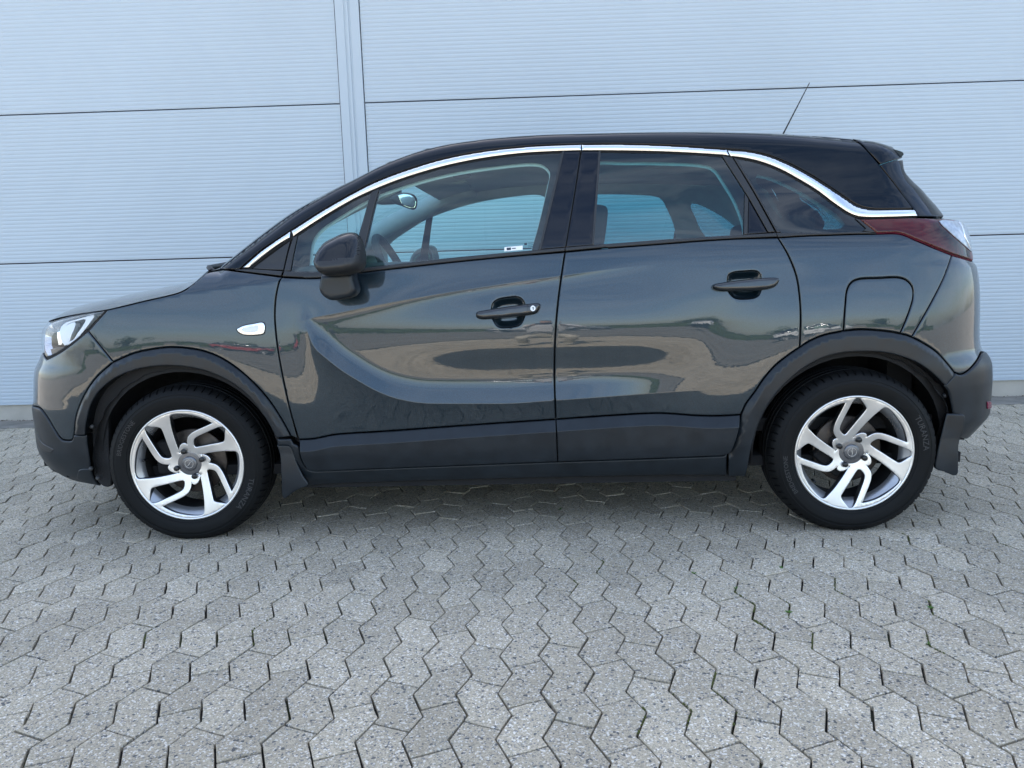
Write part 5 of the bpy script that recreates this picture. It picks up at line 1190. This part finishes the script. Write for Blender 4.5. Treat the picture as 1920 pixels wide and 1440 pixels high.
# ------------------------------------------------------------------ small growth and litter
M['moss']=mat('moss',(.075,.085,.018),.95,noise=(40,.4,4),bump=(200,.6,.003))
M['weed']=mat('weed_leaf',(.07,.16,.02),.6,noise=(30,.3,2))
M['litter']=mat('leaf_litter',(.11,.085,.055),.9,noise=(60,.6,2))
def zz_joint(i,j,t):
    s=float(zig(t)); return PO+ROT@np.array([i*SW+s,j*SL+t])
def moss():
    r=np.random.default_rng(11); V=[];F=[]
    seeds=[(1213,1345),(1345,1305),(1388,1110),(1480,1145),(1440,1170),(1395,1140),(1345,1270),(1755,1140),(1750,1205),(1290,1335),(475,1180),(270,1195),(1530,1200),(1545,1098),(1705,1010),(1885,1020),(1115,1060),(1060,1095)]
    for px in seeds:
        c=on_z(px[0],px[1],0.)[:2]
        # nearest zigzag joint vertex
        q=ROT.T@(c-PO); i=round((q[0]-.019)/SW); t=q[1]
        n=int(r.uniform(10,30)); L=r.uniform(.015,.05)
        for _ in range(n):
            tt=t+r.normal(0,L); s=float(zig(tt))+i*SW; p=PO+ROT@np.array([s+r.normal(0,.0012),tt]); rad=r.uniform(.0016,.0042); k=len(V)
            for a in range(6): w=a*math.pi/3+r.uniform(0,.4); V.append((p[0]+rad*math.cos(w),p[1]+rad*math.sin(w),-.004+r.uniform(0,.002)))
            V.append((p[0],p[1],.0005+rad*.7)); F+=[(k+a,k+(a+1)%6,k+6) for a in range(6)]
    o=mk('joint_moss',V,F,'moss',None,True); o['kind']='stuff'; o['label']='olive moss growing in the paving joints'; o['category']='moss'
moss()
def weeds():
    r=np.random.default_rng(4); V=[];F=[]
    for px in [(1753,1140),(1752,1208),(1483,1148),(1387,1103),(1300,1075),(1470,1065),(1030,955)]:
        c=on_z(*px,0.)[:2]; q=ROT.T@(c-PO); i=round((q[0]-.019)/SW); s=float(zig(q[1]))+i*SW; p=PO+ROT@np.array([s,q[1]])
        for _ in range(7):
            a=r.uniform(0,6.28); l=r.uniform(.006,.014); w=l*.32; d=np.array([math.cos(a),math.sin(a)]); e=np.array([-d[1],d[0]]); h=r.uniform(.002,.008); k=len(V)
            for u,v,z in ((0,0,0),(.5,1,.7),(1,0,1),(.5,-1,.7)): V.append((*(p+d*l*u+e*w*v),-.003+h*z))
            F.append((k,k+1,k+2,k+3))
    o=mk('joint_weeds',V,F,'weed',None,False); o['kind']='stuff'; o['label']='tiny green weeds sprouting in the paving joints'; o['category']='weeds'
weeds()
def litter():
    r=np.random.default_rng(9); V=[];F=[]
    for _ in range(900):
        s=r.uniform(-4.5,7); o_=-.008+abs(r.normal(0,.028)); 
        if r.random()<.04: o_=r.uniform(.0,.5)
        p=np.array(wp(s,o_,.006+r.uniform(0,.006))); k=len(V); a=r.uniform(0,6.28); l=r.uniform(.003,.012); w=l*r.uniform(.35,.8); d=np.array([math.cos(a),math.sin(a),r.uniform(-.3,.3)]); e=np.array([-d[1],d[0],r.uniform(-.3,.3)])
        V+=[p-d*l,p+e*w,p+d*l,p-e*w,p+np.array([0,0,l*.5])]; F+=[(k,k+1,k+4),(k+1,k+2,k+4),(k+2,k+3,k+4),(k+3,k,k+4)]
    o=mk('leaf_litter',V,F,'litter',None,False); o['kind']='stuff'; o['label']='dry leaf litter and grit along the wall foot'; o['category']='litter'
litter()
# ------------------------------------------------------------------ the person taking the picture (mirrored in the doors)
M['skin']=mat('skin',(.55,.33,.24),.5); M['trousers']=mat('beige_trousers',(.50,.46,.38),.85,noise=(30,.1,3)); M['shirt']=mat('pale_shirt',(.62,.62,.64),.8,noise=(30,.08,3)); M['shoe']=mat('dark_shoe',(.02,.02,.022),.6); M['hair']=mat('brown_hair',(.05,.035,.025),.7); M['phone']=mat('phone_shell',(.02,.02,.025),.25)
def person():
    cx=1.44; J={}; E_=[]; RAD={}
    def j(n,p,r,par=None):
        J[n]=len(J); RAD[n]=(p,r)
        if par: E_.append((J[par],J[n]))
    j('pel',(cx,-3.50,.50),(.15,.12)); j('spine',(cx,-3.46,.68),(.135,.11),'pel'); j('chest',(cx,-3.38,.90),(.155,.115),'spine'); j('neck0',(cx,-3.33,1.04),(.075,.07),'chest'); j('neck',(cx,-3.31,1.10),(.052,.052),'neck0'); j('head',(cx,-3.28,1.19),(.078,.088),'neck'); j('crown',(cx,-3.28,1.29),(.062,.07),'head'); j('nose',(cx,-3.19,1.185),(.018,.02),'head')
    for s,n in ((-1,'l'),(1,'r')):
        j('sh'+n,(cx+s*.17,-3.36,.99),(.065,.065),'chest'); j('el'+n,(cx+s*.27,-3.20,.82),(.045,.045),'sh'+n); j('wr'+n,(cx+s*.11,-3.0,.99),(.027,.022),'el'+n); j('pa'+n,(cx+s*.085,-2.935,1.035),(.030,.018),'wr'+n)
        for k,(dx,dz,l) in enumerate(((-.004,.030,.9),(-.006,.014,1.),(-.006,-.002,.95),(-.004,-.018,.78))):
            j(f'f{n}{k}',(cx+s*(.085+dx),-2.908,1.04+dz),(.0085,.0085),'pa'+n); j(f'g{n}{k}',(cx+s*(.085-.034*l),-2.899,1.04+dz),(.0075,.0075),f'f{n}{k}')
        j('th0'+n,(cx+s*.07,-2.935,1.06),(.010,.010),'pa'+n); j('th1'+n,(cx+s*.055,-2.912,1.075),(.009,.009),'th0'+n)
        j('hip'+n,(cx+s*.10,-3.48,.47),(.095,.095),'pel'); j('kn'+n,(cx+s*.20,-3.10,.47),(.062,.062),'hip'+n); j('an'+n,(cx+s*.17,-3.36,.10),(.040,.042),'kn'+n); j('toe'+n,(cx+s*.20,-3.13,.045),(.042,.035),'an'+n)
    me=bpy.data.meshes.new('person'); me.from_pydata([RAD[n][0] for n in J],E_,[]); o=bpy.data.objects.new('person',me); COL.objects.link(o)
    md=o.modifiers.new('skin','SKIN'); 
    for n,i in J.items():
        me.skin_vertices[0].data[i].radius=RAD[n][1]; me.skin_vertices[0].data[i].use_root=(n=='pel')
    sb=o.modifiers.new('sub','SUBSURF'); sb.levels=2; sb.render_levels=2
    dg=bpy.context.evaluated_depsgraph_get(); me2=bpy.data.meshes.new_from_object(o.evaluated_get(dg)); o.modifiers.clear(); o.data=me2
    me2.materials.clear()
    for m in ('trousers','shirt','skin','shoe','hair'): me2.materials.append(M[m])
    for p in me2.polygons:
        c=p.center; z=c.z; i=1
        if z<.085: i=3
        elif z<.58: i=0
        if c.y>-3.02: i=2 if z>.85 else 0
        if z>1.085 and c.y<-3.1: i=2
        if z>1.225 or (z>1.13 and c.y<-3.32): i=4
        p.material_index=i; p.use_smooth=True
    tag(o,'crouching person in pale shirt and beige trousers holding a phone, mirrored in the doors','person')
    V,F=rbox((1.4347,-2.8875,1.0591),(.148,.0085,.072),None,.12,8); tag(mk('phone',V,F,'phone',None,True),'dark phone held up in the hands of the crouching person','phone')
person()
